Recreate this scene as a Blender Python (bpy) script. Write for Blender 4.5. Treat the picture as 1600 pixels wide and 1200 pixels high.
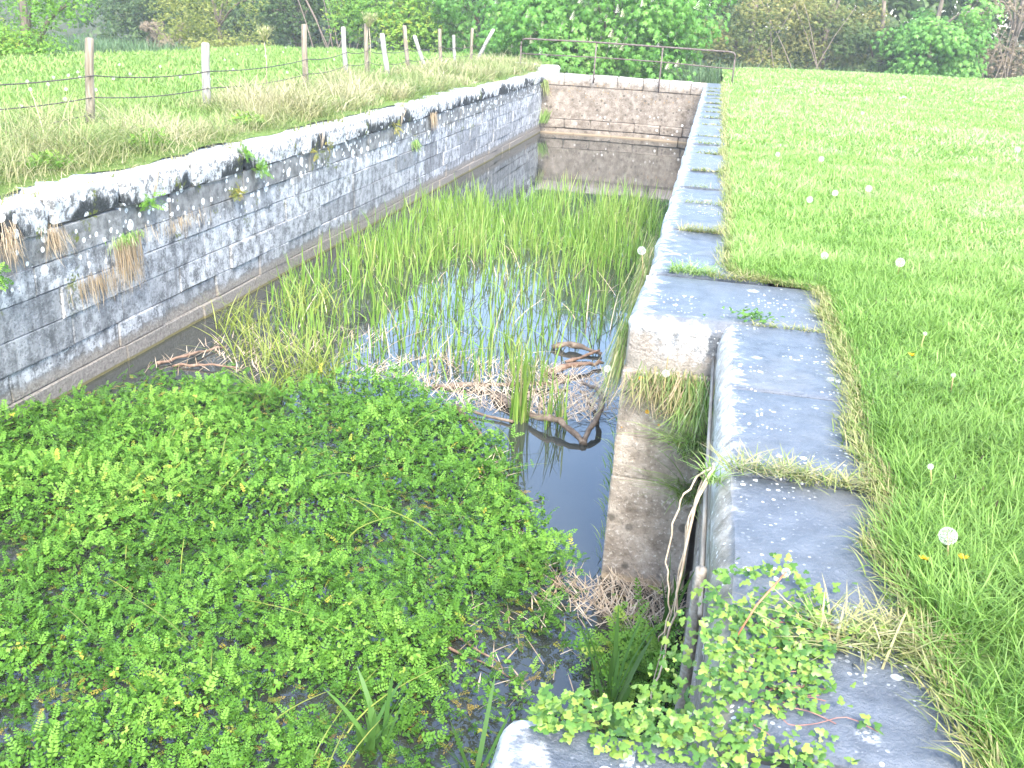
import bpy, bmesh, math, random
import numpy as np
from mathutils import Matrix, Vector

for o in list(bpy.data.objects): bpy.data.objects.remove(o)
sc = bpy.context.scene
COL = sc.collection
rng = np.random.default_rng(7); random.seed(7)
R_ = math.radians

# ------------------------------------------------------------------ camera
YAW, PITCH, ROLL = R_(10.826), R_(21.028), R_(3.3)
fw = Vector((-math.sin(YAW)*math.cos(PITCH), math.cos(YAW)*math.cos(PITCH), -math.sin(PITCH)))
r0 = Vector((math.cos(YAW), math.sin(YAW), 0)); u0 = r0.cross(fw)
rt = r0*math.cos(ROLL) + u0*math.sin(ROLL); up = -r0*math.sin(ROLL) + u0*math.cos(ROLL)
cam = bpy.data.cameras.new('camera'); cam.lens = 33.75; cam.sensor_width = 36; cam.clip_start = .05; cam.clip_end = 2000
co = bpy.data.objects.new('camera', cam); COL.objects.link(co); sc.camera = co
co.matrix_world = Matrix(((rt.x, up.x, -fw.x, -.22), (rt.y, up.y, -fw.y, 0), (rt.z, up.z, -fw.z, 1.6), (0, 0, 0, 1)))

# ------------------------------------------------------------------ sky, sun, exposure
SUN_EL, SUN_AZ = R_(48), math.atan2(.36, -.93)      # veiled by thin cloud, to the right and a little behind the camera
w = bpy.data.worlds.new('World'); sc.world = w; w.use_nodes = True
nt = w.node_tree; bg = nt.nodes['Background']
sky = nt.nodes.new('ShaderNodeTexSky'); sky.sky_type = 'NISHITA'; sky.sun_disc = False
sky.sun_elevation = SUN_EL; sky.sun_rotation = SUN_AZ; sky.air_density = 1.0; sky.dust_density = 1.7; sky.ozone_density = 1.0
nt.links.new(sky.outputs[0], bg.inputs[0]); bg.inputs[1].default_value = .13
sl = bpy.data.lights.new('sun', 'SUN'); sl.energy = 1.25; sl.angle = R_(22); sl.color = (1, .93, .82)
so = bpy.data.objects.new('sun', sl); COL.objects.link(so)
sd = Vector((math.sin(SUN_AZ)*math.cos(SUN_EL), math.cos(SUN_AZ)*math.cos(SUN_EL), math.sin(SUN_EL)))
so.rotation_euler = sd.to_track_quat('Z', 'Y').to_euler(); so.location = sd*60
vs = sc.view_settings; vs.view_transform = 'Standard'; vs.look = 'None'; vs.gamma = 1; vs.use_curve_mapping = False
vs.exposure = 2.85
sc.cycles.max_bounces = 6; sc.cycles.transparent_max_bounces = 4; sc.cycles.use_denoising = True

# ------------------------------------------------------------------ helpers
def tag(o, label=None, cat=None, group=None, kind=None):
    if label: o['label'] = label
    if cat: o['category'] = cat
    if group: o['group'] = group
    if kind: o['kind'] = kind
    return o
def empty(name, loc, label, cat, group=None):
    o = bpy.data.objects.new(name, None); COL.objects.link(o); o.location = loc; o.empty_display_size = .1
    return tag(o, label, cat, group)
def link(name, me, mat=None, parent=None):
    o = bpy.data.objects.new(name, me); COL.objects.link(o)
    if mat and not me.materials: me.materials.append(mat)
    if parent:
        o.parent = parent
        o.matrix_parent_inverse = Matrix.Translation(-Vector(world_loc(parent)))
    return o
def world_loc(p): return Vector(p.location) if p.type == 'EMPTY' else Vector((0, 0, 0))
def mesh_np(name, V, F, var=None, tip=None, smooth=False):
    V = np.asarray(V, np.float32); F = np.asarray(F, np.int32)
    me = bpy.data.meshes.new(name); n = F.shape[1]
    me.vertices.add(len(V)); me.vertices.foreach_set('co', V.ravel())
    me.loops.add(F.size); me.loops.foreach_set('vertex_index', F.ravel())
    me.polygons.add(len(F)); me.polygons.foreach_set('loop_start', np.arange(0, F.size, n, dtype=np.int32))
    me.polygons.foreach_set('loop_total', np.full(len(F), n, np.int32))
    if smooth: me.polygons.foreach_set('use_smooth', np.ones(len(F), bool))
    for nm, a in (('var', var), ('tip', tip)):
        if a is not None:
            at = me.attributes.new(nm, 'FLOAT', 'POINT'); at.data.foreach_set('value', np.asarray(a, np.float32))
    me.update(); me.validate()
    return me
class Acc:
    def __init__(s): s.V, s.F, s.a, s.t, s.n = [], [], [], [], 0
    def add(s, V, F, var, tip):
        s.V.append(V); s.F.append(np.asarray(F)+s.n); s.a.append(var); s.t.append(tip); s.n += len(V)
    def build(s, name, mat, parent=None, smooth=False):
        me = mesh_np(name, np.concatenate(s.V), np.concatenate(s.F), np.concatenate(s.a), np.concatenate(s.t), smooth)
        return link(name, me, mat, parent)
def U(a, b, n=None): return rng.uniform(a, b, n)
def vnoise(x, y, s=1., seed=0):
    x = np.asarray(x, float)*s + seed*17.3; y = np.asarray(y, float)*s + seed*9.1
    xi, yi = np.floor(x), np.floor(y); fx, fy = x-xi, y-yi
    def h(i, j):
        v = np.sin(i*127.1 + j*311.7 + seed*74.7)*43758.5453
        return v-np.floor(v)
    fx = fx*fx*(3-2*fx); fy = fy*fy*(3-2*fy)
    return (h(xi, yi)*(1-fx)+h(xi+1, yi)*fx)*(1-fy) + (h(xi, yi+1)*(1-fx)+h(xi+1, yi+1)*fx)*fy
def fbm(x, y, s=1., seed=0): return (vnoise(x, y, s, seed)*.5 + vnoise(x, y, s*2.1, seed+1)*.3 + vnoise(x, y, s*4.3, seed+2)*.2)
def sstep(a, b, x):
    t = np.clip((np.asarray(x, float)-a)/(b-a), 0, 1); return t*t*(3-2*t)
def inpoly(x, y, P):
    c = np.zeros(len(x), bool); n = len(P)
    for i in range(n):
        x1, y1 = P[i]; x2, y2 = P[(i+1) % n]
        k = ((y1 > y) != (y2 > y)) & (x < (x2-x1)*(y-y1)/((y2-y1) or 1e-9)+x1); c ^= k
    return c
def blades(acc, P, h, wd, az, lean, curl, seg=3, var=None, down=1):
    N = len(P); B = lambda a: np.broadcast_to(np.asarray(a, float), (N,))
    h, wd, az, lean, curl = map(B, (h, wd, az, lean, curl))
    tw = az + math.pi/2 + U(-.9, .9, N); sx, sy = np.cos(tw), np.sin(tw)
    lv = []; tp = []
    for i in range(seg+1):
        t = i/seg
        off = h*(lean*t + curl*t*t); z = h*(t - .55*np.minimum(curl, 1.6)*t*t)*down
        c = np.stack([P[:, 0]+np.cos(az)*off, P[:, 1]+np.sin(az)*off, P[:, 2]+z], 1)
        if i < seg:
            ww = wd*.5*(1-.55*t**1.5) * (0.75 if i == 0 else 1)
            d = np.stack([sx*ww, sy*ww, 0*ww], 1); lv += [c-d, c+d]; tp += [t, t]
        else: lv.append(c); tp.append(1)
    k = len(lv); V = np.stack(lv, 1).reshape(-1, 3); f = []
    for i in range(seg-1): a = 2*i; f += [(a, a+1, a+3), (a, a+3, a+2)]
    f.append((2*seg-2, 2*seg-1, 2*seg)); f = np.array(f)
    F = (np.arange(N)[:, None, None]*k + f[None]).reshape(-1, 3)
    var = U(0, 1, N) if var is None else var
    acc.add(V, F, np.repeat(var, k), np.tile(tp, N))
def stamp(acc, tpl, M, pos, var):
    V0, F0, t0 = tpl; k = len(V0); N = len(pos)
    V = np.einsum('nij,kj->nki', M, V0) + pos[:, None, :]
    F = (np.arange(N)[:, None, None]*k + F0[None]).reshape(-1, 3)
    acc.add(V.reshape(-1, 3), F, np.repeat(var, k), np.tile(t0, N))
def rotm(yaw, pitch, roll, s):
    cy, sy, cp, sp, cr, sr = np.cos(yaw), np.sin(yaw), np.cos(pitch), np.sin(pitch), np.cos(roll), np.sin(roll)
    o, z = np.ones_like(cy), np.zeros_like(cy)
    def M(*r): return np.stack(r, -1).reshape(-1, 3, 3)
    A = M(cy, -sy, z, sy, cy, z, z, z, o); Bm = M(o, z, z, z, cp, -sp, z, sp, cp); C = M(cr, z, sr, z, o, z, -sr, z, cr)
    return (A @ Bm @ C)*np.asarray(s).reshape(-1, 1, 1)
def frames(n, yd, s):
    n = n/np.linalg.norm(n, axis=1, keepdims=True); y = yd-(yd*n).sum(1, keepdims=True)*n
    y /= np.linalg.norm(y, axis=1, keepdims=True)+1e-9; x = np.cross(y, n)
    return np.stack([x, y, n], 2)*np.asarray(s).reshape(-1, 1, 1)
def oval(L, W, lift=0., n=2):
    V = [(0, 0, 0)]
    for i in range(1, n+1):
        t = i/(n+1); ww = W*.5*math.sin(math.pi*min(t*.95+.08, 1))**.8; V += [(-ww, L*t, lift*4*t*(1-t)), (ww, L*t, lift*4*t*(1-t))]
    V.append((0, L, -lift)); m = len(V)-1
    F = [(0, 2, 1)]
    for i in range(n-1): a = 1+2*i; F += [(a, a+1, a+3), (a, a+3, a+2)]
    F.append((m-2, m-1, m)); return np.array(V), np.array(F)
def xf(V, yaw=0, pitch=0, pos=(0, 0, 0), s=1):
    return V @ (rotm(np.array([yaw]), np.array([pitch]), np.array([0.]), np.array([s]))[0]).T + np.array(pos)
def combine(parts):
    Vs, Fs, Ts, n = [], [], [], 0
    for V, F in parts: Vs.append(V); Fs.append(F+n); Ts.append(np.full(len(V), .5)); n += len(V)
    return np.concatenate(Vs), np.concatenate(Fs), np.concatenate(Ts)
def tube_np(pts, rad, sides=6):
    pts = [np.array(p, float) for p in pts]; n = len(pts); V = []; F = []
    rad = np.broadcast_to(rad, (n,)) if np.ndim(rad) < 1 or len(np.atleast_1d(rad)) == 1 else np.asarray(rad)
    up_ = np.array([.31, .17, .93])
    for i in range(n):
        d = pts[min(i+1, n-1)]-pts[max(i-1, 0)]; d /= np.linalg.norm(d)+1e-9
        a = np.cross(d, up_)
        if np.linalg.norm(a) < .2: a = np.cross(d, np.array([1., .2, 0]))
        a /= np.linalg.norm(a); b = np.cross(d, a)
        for k in range(sides):
            th = 2*math.pi*k/sides; V.append(pts[i]+rad[i]*(a*math.cos(th)+b*math.sin(th)))
    for i in range(n-1):
        for k in range(sides):
            p, q = i*sides+k, i*sides+(k+1) % sides; F += [(p, q, q+sides), (p, q+sides, p+sides)]
    for i0 in (0, (n-1)*sides):
        V.append(pts[0] if i0 == 0 else pts[-1]); c = len(V)-1
        for k in range(sides):
            p, q = i0+k, i0+(k+1) % sides; F.append((c, q, p) if i0 == 0 else (c, p, q))
    return np.array(V), np.array(F)
def tube(name, pts, rad, mat, parent=None, sides=6):
    V, F = tube_np(pts, rad, sides); return link(name, mesh_np(name, V, F, smooth=True), mat, parent)
def smoothline(pts, n=6, jit=0):
    P = np.array(pts, float); out = []
    for i in range(len(P)-1):
        p0, p1, p2, p3 = P[max(i-1, 0)], P[i], P[i+1], P[min(i+2, len(P)-1)]
        for j in range(n):
            t = j/n; out.append(.5*(2*p1+(p2-p0)*t+(2*p0-5*p1+4*p2-p3)*t*t+(3*p1-p0-3*p2+p3)*t**3))
    out.append(P[-1]); out = np.array(out)
    return out + rng.normal(0, jit, out.shape) if jit else out

# ------------------------------------------------------------------ materials
class NB:
    def __init__(s, name):
        s.m = bpy.data.materials.new(name); s.m.use_nodes = True; s.t = s.m.node_tree
        s.out = s.t.nodes['Material Output']; s.p = s.t.nodes['Principled BSDF']
    def n(s, typ, **kw):
        x = s.t.nodes.new('ShaderNode'+typ)
        for k, v in kw.items():
            if hasattr(x, k) and not k[0].isupper(): setattr(x, k, v)
            else: s.set(x.inputs[k.replace('_', ' ')], v)
        return x
    def set(s, i, v):
        if hasattr(v, 'is_linked') or isinstance(v, bpy.types.NodeSocket): s.t.links.new(v, i)
        elif isinstance(v, (tuple, list)) and len(v) == 3 and i.type == 'RGBA': i.default_value = (*v, 1)
        else: i.default_value = v
    def pos(s):
        return s.n('NewGeometry').outputs['Position']
    def math(s, op, a, b=0., c=None, clamp=False):
        x = s.n('Math', operation=op); x.use_clamp = clamp; s.set(x.inputs[0], a); s.set(x.inputs[1], b)
        if c is not None: s.set(x.inputs[2], c)
        return x.outputs[0]
    def noise(s, vec, scale, detail=4, rough=.55, dist=0.):
        return s.n('TexNoise', Vector=vec, Scale=scale, Detail=detail, Roughness=rough, Distortion=dist).outputs['Fac']
    def scaled(s, vec, sc_, off=(0, 0, 0)):
        return s.n('Mapping', Vector=vec, Scale=sc_, Location=off).outputs[0]
    def ramp(s, f, stops, interp='LINEAR'):
        x = s.n('ValToRGB', Fac=f); r = x.color_ramp; r.interpolation = interp
        while len(r.elements) > 1: r.elements.remove(r.elements[-1])
        for i, (p, c) in enumerate(stops):
            e = r.elements[0] if i == 0 else r.elements.new(p)
            e.position = p; e.color = (*c, 1) if isinstance(c, tuple) else (c, c, c, 1)
        return x.outputs[0]
    def step(s, f, a, b):
        x = s.n('MapRange', interpolation_type='SMOOTHSTEP'); s.set(x.inputs[0], f); x.inputs[1].default_value = a; x.inputs[2].default_value = b
        return x.outputs[0]
    def mix(s, f, a, b, mode='MIX'):
        x = s.n('Mix', data_type='RGBA', blend_type=mode); s.set(x.inputs[0], f); s.set(x.inputs[6], a); s.set(x.inputs[7], b); return x.outputs[2]
    def blobs(s, vec, scale, rmin, rmax, soft=.06):
        v = s.n('TexVoronoi', Vector=vec, Scale=scale, feature='F1'); rr = s.n('SeparateColor', Color=v.outputs['Color']).outputs[0]
        rad = s.math('MULTIPLY_ADD', rr, rmax-rmin, rmin)
        return s.step(s.math('SUBTRACT', rad, v.outputs['Distance']), 0, soft)
    def bump(s, h, st, d=.02):
        s.set(s.p.inputs['Normal'], s.n('Bump', Height=h, Strength=st, Distance=d).outputs[0])
    def attr(s, nm): return s.n('Attribute', attribute_name=nm).outputs['Fac']

def leafmat(name, cols, trans=.35, rough=.5, tipcol=None, tipamt=.8, spec=.35):
    b = NB(name); n = len(cols)
    c = b.ramp(b.attr('var'), [((i+.0)/(n-1), cc) for i, cc in enumerate(cols)])
    if tipcol: c = b.mix(b.math('MULTIPLY', b.math('POWER', b.attr('tip'), 2.2), tipamt), c, tipcol)
    b.set(b.p.inputs['Base Color'], c); b.p.inputs['Roughness'].default_value = rough; b.p.inputs['Specular IOR Level'].default_value = spec
    tr = b.n('BsdfTranslucent', Color=b.mix(.35, c, (.25, .36, .02), 'MIX'))
    ms = b.n('MixShader'); ms.inputs[0].default_value = trans
    b.t.links.new(b.p.outputs[0], ms.inputs[1]); b.t.links.new(tr.outputs[0], ms.inputs[2]); b.t.links.new(ms.outputs[0], b.out.inputs[0])
    return b.m
def plainmat(name, cols, scale=20, rough=.8, stretch=(1, 1, 1), bump=.3):
    b = NB(name); p = b.scaled(b.pos(), stretch); f = b.noise(p, scale, 5, .6)
    n = len(cols); c = b.ramp(f, [(.3+.4*i/(n-1), cc) for i, cc in enumerate(cols)])
    b.set(b.p.inputs['Base Color'], c); b.p.inputs['Roughness'].default_value = rough; b.bump(f, bump, .01); return b.m

def left_stone():
    b = NB('left_wall_limestone'); P = b.pos(); sp = b.n('SeparateXYZ', Vector=P); z = sp.outputs[2]
    P2 = b.scaled(P, (.001, 1, 1), (3, 0, 0))
    big = b.noise(P, 1.3, 4); mid = b.noise(P, 7, 6, .65); fine = b.noise(P, 38, 6, .7)
    strk = b.noise(b.scaled(P, (1, 3.2, .22)), 2.2, 5, .6)
    rnd = b.n('ObjectInfo').outputs['Random']
    base = b.ramp(mid, [(.3, (.075, .077, .078)), (.43, (.21, .217, .22)), (.53, (.43, .44, .445)), (.71, (.66, .67, .67))])
    base = b.mix(b.math('MULTIPLY', b.step(fine, .53, .62), .7), base, (.55, .56, .56))
    base = b.mix(b.math('MULTIPLY', b.step(fine, .46, .38), .7), base, (.065, .07, .075))
    base = b.mix(b.math('MULTIPLY', b.step(strk, .52, .66), .5), base, (.06, .062, .063))
    base = b.mix(b.math('MULTIPLY', b.step(strk, .46, .36), .35), base, (.48, .495, .505))
    base = b.mix(b.math('MULTIPLY_ADD', b.math('POWER', rnd, 1.6), .65, 0.), base, (.13, .137, .142))
    # course under the coping: darker, damp, lichen discs
    zz = b.math('ADD', z, b.math('MULTIPLY_ADD', big, .5, -.25))
    damp = b.math('MULTIPLY', b.step(zz, -.66, -.5), .8)
    base = b.mix(damp, base, b.ramp(mid, [(.35, (.085, .085, .08)), (.65, (.24, .24, .225))]))
    disc = b.math('MULTIPLY', b.blobs(b.n('VectorMath', operation='ADD', **{}).outputs[0] if False else P2, 5.6, -.30, .42, .05), b.step(zz, -.80, -.46))
    disc = b.math('MAXIMUM', disc, b.math('MULTIPLY', b.blobs(b.scaled(P, (.001, 1, 1), (7, 2, 4)), 12, -.35, .38, .06), b.step(zz, -1.0, -.5)))
    disc = b.math('MULTIPLY', disc, b.step(fine, .36, .46))
    base = b.mix(disc, base, (.74, .75, .73))
    # coping: white crust on top and nose, black growth on the face
    edge = b.math('ADD', z, b.math('MULTIPLY_ADD', b.noise(b.scaled(P, (1, 1.4, .5)), 5.5, 7, .72), .62, -.31))
    edge = b.math('ADD', edge, b.math('MULTIPLY_ADD', b.noise(b.scaled(P, (.2, 1, .1)), 1.4, 3), .8, -.36))
    gatey = b.step(b.noise(b.scaled(P, (.1, 1, .1), (0, 5, 0)), 1.05, 3, .6), .38, .52)
    iscop = b.step(z, -.292, -.282)
    wht = b.mix(b.math('MULTIPLY', b.step(b.noise(P, 17, 7, .75), .53, .42), b.math('MULTIPLY_ADD', b.step(z, -.02, -.06), .6, .3)), b.ramp(mid, [(.3, (.36, .36, .35)), (.5, (.56, .565, .56)), (.8, (.66, .66, .65))]), (.11, .11, .105))
    edge = b.math('ADD', edge, b.math('MULTIPLY_ADD', gatey, -.22, .16))
    copc = b.mix(b.step(edge, -.22, -.10), b.ramp(fine, [(.3, (.018, .02, .02)), (.62, (.055, .06, .06)), (.72, (.3, .31, .3))]), wht)
    back = b.step(b.math('ADD', sp.outputs[0], b.math('MULTIPLY', mid, .2)), -5.62, -5.72)
    copc = b.mix(b.math('MULTIPLY', back, b.step(z, -.03, -.01)), copc, b.ramp(mid, [(.4, (.22, .24, .27)), (.7, (.45, .48, .52))]))
    cd = b.math('MULTIPLY', b.blobs(b.scaled(P, (.001, 1, 1), (1, 4, 2)), 9, -.3, .42, .07), b.step(fine, .36, .46))
    copc = b.mix(cd, copc, (.66, .665, .65))
    base = b.mix(iscop, base, copc)
    # tide band near the water
    low = b.math('ADD', z, b.math('MULTIPLY_ADD', mid, .16, -.08))
    tide = b.step(low, -1.5, -1.56)
    base = b.mix(b.math('MULTIPLY', b.step(b.math('ABSOLUTE', b.math('ADD', low, 1.52)), .035, .01), .5), base, (.12, .11, .09))
    base = b.mix(tide, base, b.ramp(fine, [(.35, (.14, .125, .105)), (.65, (.30, .275, .24))]))
    base = b.mix(b.step(z, -1.745, -1.76), base, (.16, .14, .06))
    # moss along some joints, rust-brown bleed
    moss = b.math('MULTIPLY', b.step(b.noise(P, 3.1, 3), .62, .68), b.step(b.noise(P, 26, 3), .45, .6))
    base = b.mix(b.math('MULTIPLY', moss, b.step(z, -1.2, -.7)), base, (.13, .15, .03))
    b.set(b.p.inputs['Base Color'], base); b.p.inputs['Roughness'].default_value = .88; b.p.inputs['Specular IOR Level'].default_value = .25
    b.bump(b.math('ADD', b.math('MULTIPLY', mid, .7), fine), .75, .025)
    return b.m
def slab_stone(name, nose, step=False):
    b = NB(name); P = b.pos(); sp = b.n('SeparateXYZ', Vector=P); x, y, z = sp.outputs
    big = b.noise(P, 1.7, 3); mid = b.noise(P, 9, 6, .6); fine = b.noise(P, 60, 6, .7)
    rnd = b.n('ObjectInfo').outputs['Random']
    base = b.ramp(mid, [(.3, (.058, .07, .088)), (.5, (.095, .112, .136)), (.75, (.15, .17, .198))])
    base = b.mix(b.math('MULTIPLY', rnd, .35), base, (.12, .13, .145))
    base = b.mix(b.math('MULTIPLY', b.step(fine, .56, .66), .35), base, (.2, .21, .225))
    base = b.mix(b.math('MULTIPLY', b.step(big, .5, .68), .35), base, (.17, .165, .15))
    base = b.mix(b.math('MULTIPLY', b.step(b.noise(P, 4, 8, .8), .6, .72), .6), base, (.24, .245, .25))
    xs = b.math('ADD', x, b.math('MULTIPLY', b.math('SUBTRACT', y, 8.), .0075)) if nose < -.3 else x
    d = b.math('SUBTRACT', xs, nose)
    if step:
        d2 = b.math('ADD', b.math('SUBTRACT', y, 5.52), b.math('MULTIPLY_ADD', b.step(x, -.15, .02), .6, .06)); d = b.math('MINIMUM', b.math('ADD', d, .03), d2)
    wob = b.math('MULTIPLY_ADD', b.noise(b.scaled(P, (.9, 1.6, 1)), 7, 6, .7), .5, -.25)
    crust = b.math('MULTIPLY', b.step(b.math('ADD', d, b.math('MULTIPLY', wob, 1. if nose < -.3 else .75)), .08 if nose < -.3 else .05, -.02), b.math('MULTIPLY_ADD', b.step(b.noise(b.scaled(P, (1, .6, 1), (9, 1, 2)), 13, 6, .7), .40, .52), .75, .25))
    if nose > -.3:
        crust = b.math('MULTIPLY', crust, b.step(b.math('ADD', y, b.math('MULTIPLY', mid, 1.6)), 3.6, 4.7))
        ell = b.blobs(b.scaled(P, (1.2, .55, 1)), 11, -.2, .5, .05)
        crust = b.math('MAXIMUM', crust, b.math('MULTIPLY', ell, b.step(b.math('ADD', d, b.math('MULTIPLY', wob, .3)), .05, -.02)))
        edgec = b.step(b.math('ADD', d, b.math('MULTIPLY', wob, .1)), .015, -.02)
        base = b.mix(edgec, base, b.ramp(mid, [(.3, (.10, .09, .075)), (.5, (.24, .22, .18)), (.7, (.42, .39, .33))]))
    base = b.mix(crust, base, b.mix(b.math('MULTIPLY', b.step(b.noise(P, 22, 7, .75), .52, .4), .75), (.60, .60, .58), (.19, .18, .16)))
    spk = b.math('MAXIMUM', b.blobs(P, 52, -.5, .45, .08), b.blobs(b.scaled(P, (1, 1, 1), (2, 3, 1)), 21, -.8, .36, .06)); gate = b.step(b.noise(P, 2.3, 3), .46, .62)
    base = b.mix(b.math('MULTIPLY', spk, gate), base, (.78, .8, .8))
    pat = b.math('MULTIPLY', b.blobs(b.scaled(P, (1, 1, 1), (.4, .2, 0)), 5.5, -.5, .3, .12), b.step(fine, .42, .55))
    base = b.mix(b.math('MULTIPLY', pat, .7), base, (.72, .74, .75))
    if step:
        bp = b.math('MULTIPLY', b.step(z, -.07, -.13), b.step(b.math('ADD', x, b.math('MULTIPLY_ADD', mid, .5, -.25)), -.36, -.44))
        base = b.mix(b.math('MAXIMUM', bp, b.math('MULTIPLY', b.step(z, -.12, -.26), b.step(mid, .42, .55))), base, b.ramp(fine, [(.3, (.15, .125, .10)), (.7, (.40, .36, .31))]))
    low = b.step(z, -.22, -.32)
    base = b.mix(low, base, b.ramp(mid, [(.3, (.13, .115, .09)), (.7, (.36, .33, .28))]))
    b.set(b.p.inputs['Base Color'], base); b.p.inputs['Roughness'].default_value = .38; b.p.inputs['Specular IOR Level'].default_value = .7
    b.bump(b.math('ADD', b.math('MULTIPLY', mid, .8), b.math('MULTIPLY', fine, .9)), .8, .016)
    return b.m
def brown_stone(name, orange=.0, k=1.):
    b = NB(name); P = b.pos(); z = b.n('SeparateXYZ', Vector=P).outputs[2]
    mid = b.noise(P, 5, 7, .68); fine = b.noise(P, 32, 6, .7); big = b.noise(P, 1.2, 3)
    base = b.ramp(mid, [(.3, (.12, .098, .075)), (.48, (.25, .215, .175)), (.62, (.36, .32, .27)), (.78, (.47, .43, .38))])
    base = b.mix(b.math('MULTIPLY', b.step(fine, .55, .66), .5), base, (.62, .58, .53))
    base = b.mix(b.math('MULTIPLY', b.step(fine, .43, .34), .6), base, (.09, .08, .065))
    base = b.mix(b.math('MULTIPLY', b.blobs(P, 9, -.35, .42, .12), .75), base, (.08, .072, .06))
    base = b.mix(b.math('MULTIPLY', b.blobs(b.scaled(P, (1, 1, 1), (5, 3, 1)), 8, -.45, .38, .08), b.step(big, .45, .6)), base, (.76, .75, .72))
    topw = b.math('MULTIPLY', b.step(b.math('ADD', z, b.math('MULTIPLY', mid, .3)), -.15, .05), b.step(fine, .4, .5))
    base = b.mix(b.math('MULTIPLY', topw, .6), base, (.6, .58, .55))
    o = b.math('MULTIPLY', b.blobs(b.scaled(P, (1, 1, 1), (1, 7, 2)), 15, -.35, .45, .06), b.step(z, -.95, -.6))
    base = b.mix(b.math('MULTIPLY', o, orange), base, (.62, .33, .04))
    base = b.mix(b.step(z, -1.72, -1.76), base, (.40, .32, .22))
    base = b.mix(1., base, (k, k*.985, k*.97), 'MULTIPLY')
    b.set(b.p.inputs['Base Color'], base); b.p.inputs['Roughness'].default_value = .9; b.p.inputs['Specular IOR Level'].default_value = .2
    b.bump(b.math('ADD', b.math('MULTIPLY', mid, .9), b.math('MULTIPLY', fine, .8)), .7, .03)
    return b.m
def water_mat():
    b = NB('lock_water'); P = b.pos(); b.p.inputs['Base Color'].default_value = (.032, .036, .032, 1)
    b.p.inputs['Roughness'].default_value = .035; b.p.inputs['IOR'].default_value = 1.48; b.p.inputs['Specular IOR Level'].default_value = 1.
    b.bump(b.noise(P, 2.2, 3), .05, .02); return b.m
def soil_mat(name, c1, c2, c3, s=6):
    b = NB(name); P = b.pos(); a = b.noise(P, .45, 4); m = b.noise(P, s, 6, .65); f = b.noise(b.scaled(P, (1, 1, .2)), 60, 4, .7)
    c = b.mix(b.step(a, .38, .62), b.ramp(m, [(.3, c1), (.7, c2)]), c3)
    c = b.mix(b.math('MULTIPLY', b.step(f, .55, .35), .4), c, tuple(v*.5 for v in c1))
    b.set(b.p.inputs['Base Color'], c); b.p.inputs['Roughness'].default_value = .95; b.p.inputs['Specular IOR Level'].default_value = .1
    b.bump(b.math('ADD', m, f), .8, .04); return b.m

M_left = left_stone(); M_slab0 = slab_stone('near_slab_limestone', 0.0); M_slab1 = slab_stone('far_slab_limestone', -.53); M_step = slab_stone('corner_slab_limestone', -.5, True)
M_brown = brown_stone('step_face_stone', 1., 1.15); M_end = brown_stone('end_wall_stone', .25, .74)
M_core = plainmat('joint_mortar', [(.07, .065, .055), (.16, .15, .13)], 15, .95)
M_water = water_mat()
M_lawn = soil_mat('lawn_turf', (.095, .165, .03), (.18, .29, .08), (.17, .28, .075))
M_field = soil_mat('field_turf', (.10, .16, .035), (.18, .26, .075), (.16, .24, .065))
M_ground = soil_mat('low_ground', (.05, .055, .025), (.07, .08, .03), (.05, .06, .03))

# ------------------------------------------------------------------ terrain
WZ = -1.78
_ey = np.array([-12, 1.6, 2.02, 2.24, 2.46, 2.62, 2.81, 2.99, 3.2, 3.57, 4.0, 4.38, 5.0, 5.58, 6.1, 6.4, 6.52, 6.66, 6.8, 8, 25, 31, 60])
_ex = np.array([.6, .6, .565, .52, .49, .50, .49, .44, .52, .54, .55, .55, .57, .57, .59, .56, .26, .02, -.02, -.02, -.16, -.2, -.4])
def lawn_edge(y): return np.interp(y, _ey, _ex)
def lawn_z(x, y):
    z = .035 + .05*fbm(x, y, .5, 3) - .025 + .03*fbm(x, y, 2.2, 8) - .012
    z = z + .9*np.exp(-((x-14.5)/1.9)**2-((y-44)/7.)**2) + .04*sstep(1, 5, x-lawn_edge(y))
    z = z - .065*(1-sstep(-.01, .09, x-lawn_edge(y)))*(y < 31)
    e = np.maximum(y-43.5-.25*np.maximum(x, 0), 0); e = np.maximum(e, np.maximum(0, sstep(31.5, 34, y)*(1.0-x)))
    return z - 2.1*sstep(0, 7, e)
def field_z(x, y):
    z = .06 + .10*fbm(x, y, .35, 5) - .05 + .04*fbm(x, y, 1.6, 9) - .02
    z = z*sstep(-5.6, -6.3, x) + .0
    d = np.maximum(np.maximum(-15.6-x, y-38.3), (-(x+15.2)*.75+(y-32.8)*1.0-0)*.6*1.0)
    d = np.maximum(d, np.where(y > 31.6, (x+5.9)*1.2, -1)); return z - 1.9*sstep(0, 5, d)
def sheet(name, xs_of_row, ys, zf, mat):
    V = []; nx = None
    for y in ys:
        xs = xs_of_row(y); nx = len(xs); V.append(np.stack([xs, np.full(nx, y), zf(xs, np.full(nx, y))], 1))
    V = np.concatenate(V); ny = len(ys)
    i, j = np.meshgrid(np.arange(nx-1), np.arange(ny-1)); a = (j*nx+i).ravel()
    F = np.stack([a, a+1, a+nx+1, a+nx], 1)
    o = link(name, mesh_np(name, V, F, smooth=True), mat); return tag(o, kind='structure')
ysA = np.concatenate([np.arange(-12, 1, 1.), np.arange(1, 9, .1), np.arange(9, 34, .4), np.arange(34, 60, .8)])
sheet('lawn', lambda y: lawn_edge(y)+.03*math.sin(y*9)+np.concatenate([np.linspace(0, 3, 31), np.linspace(3.3, 12, 30), np.linspace(13, 60, 30)]), ysA, lawn_z, M_lawn)
sheet('field', lambda y: -5.80 + .05*math.sin(y*2.3) + .045*math.sin(y*5.9+1) - np.concatenate([np.linspace(0, 4, 30), np.linspace(4.3, 22, 50)])[::-1], np.arange(-4, 46, .4), field_z, M_field)
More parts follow.
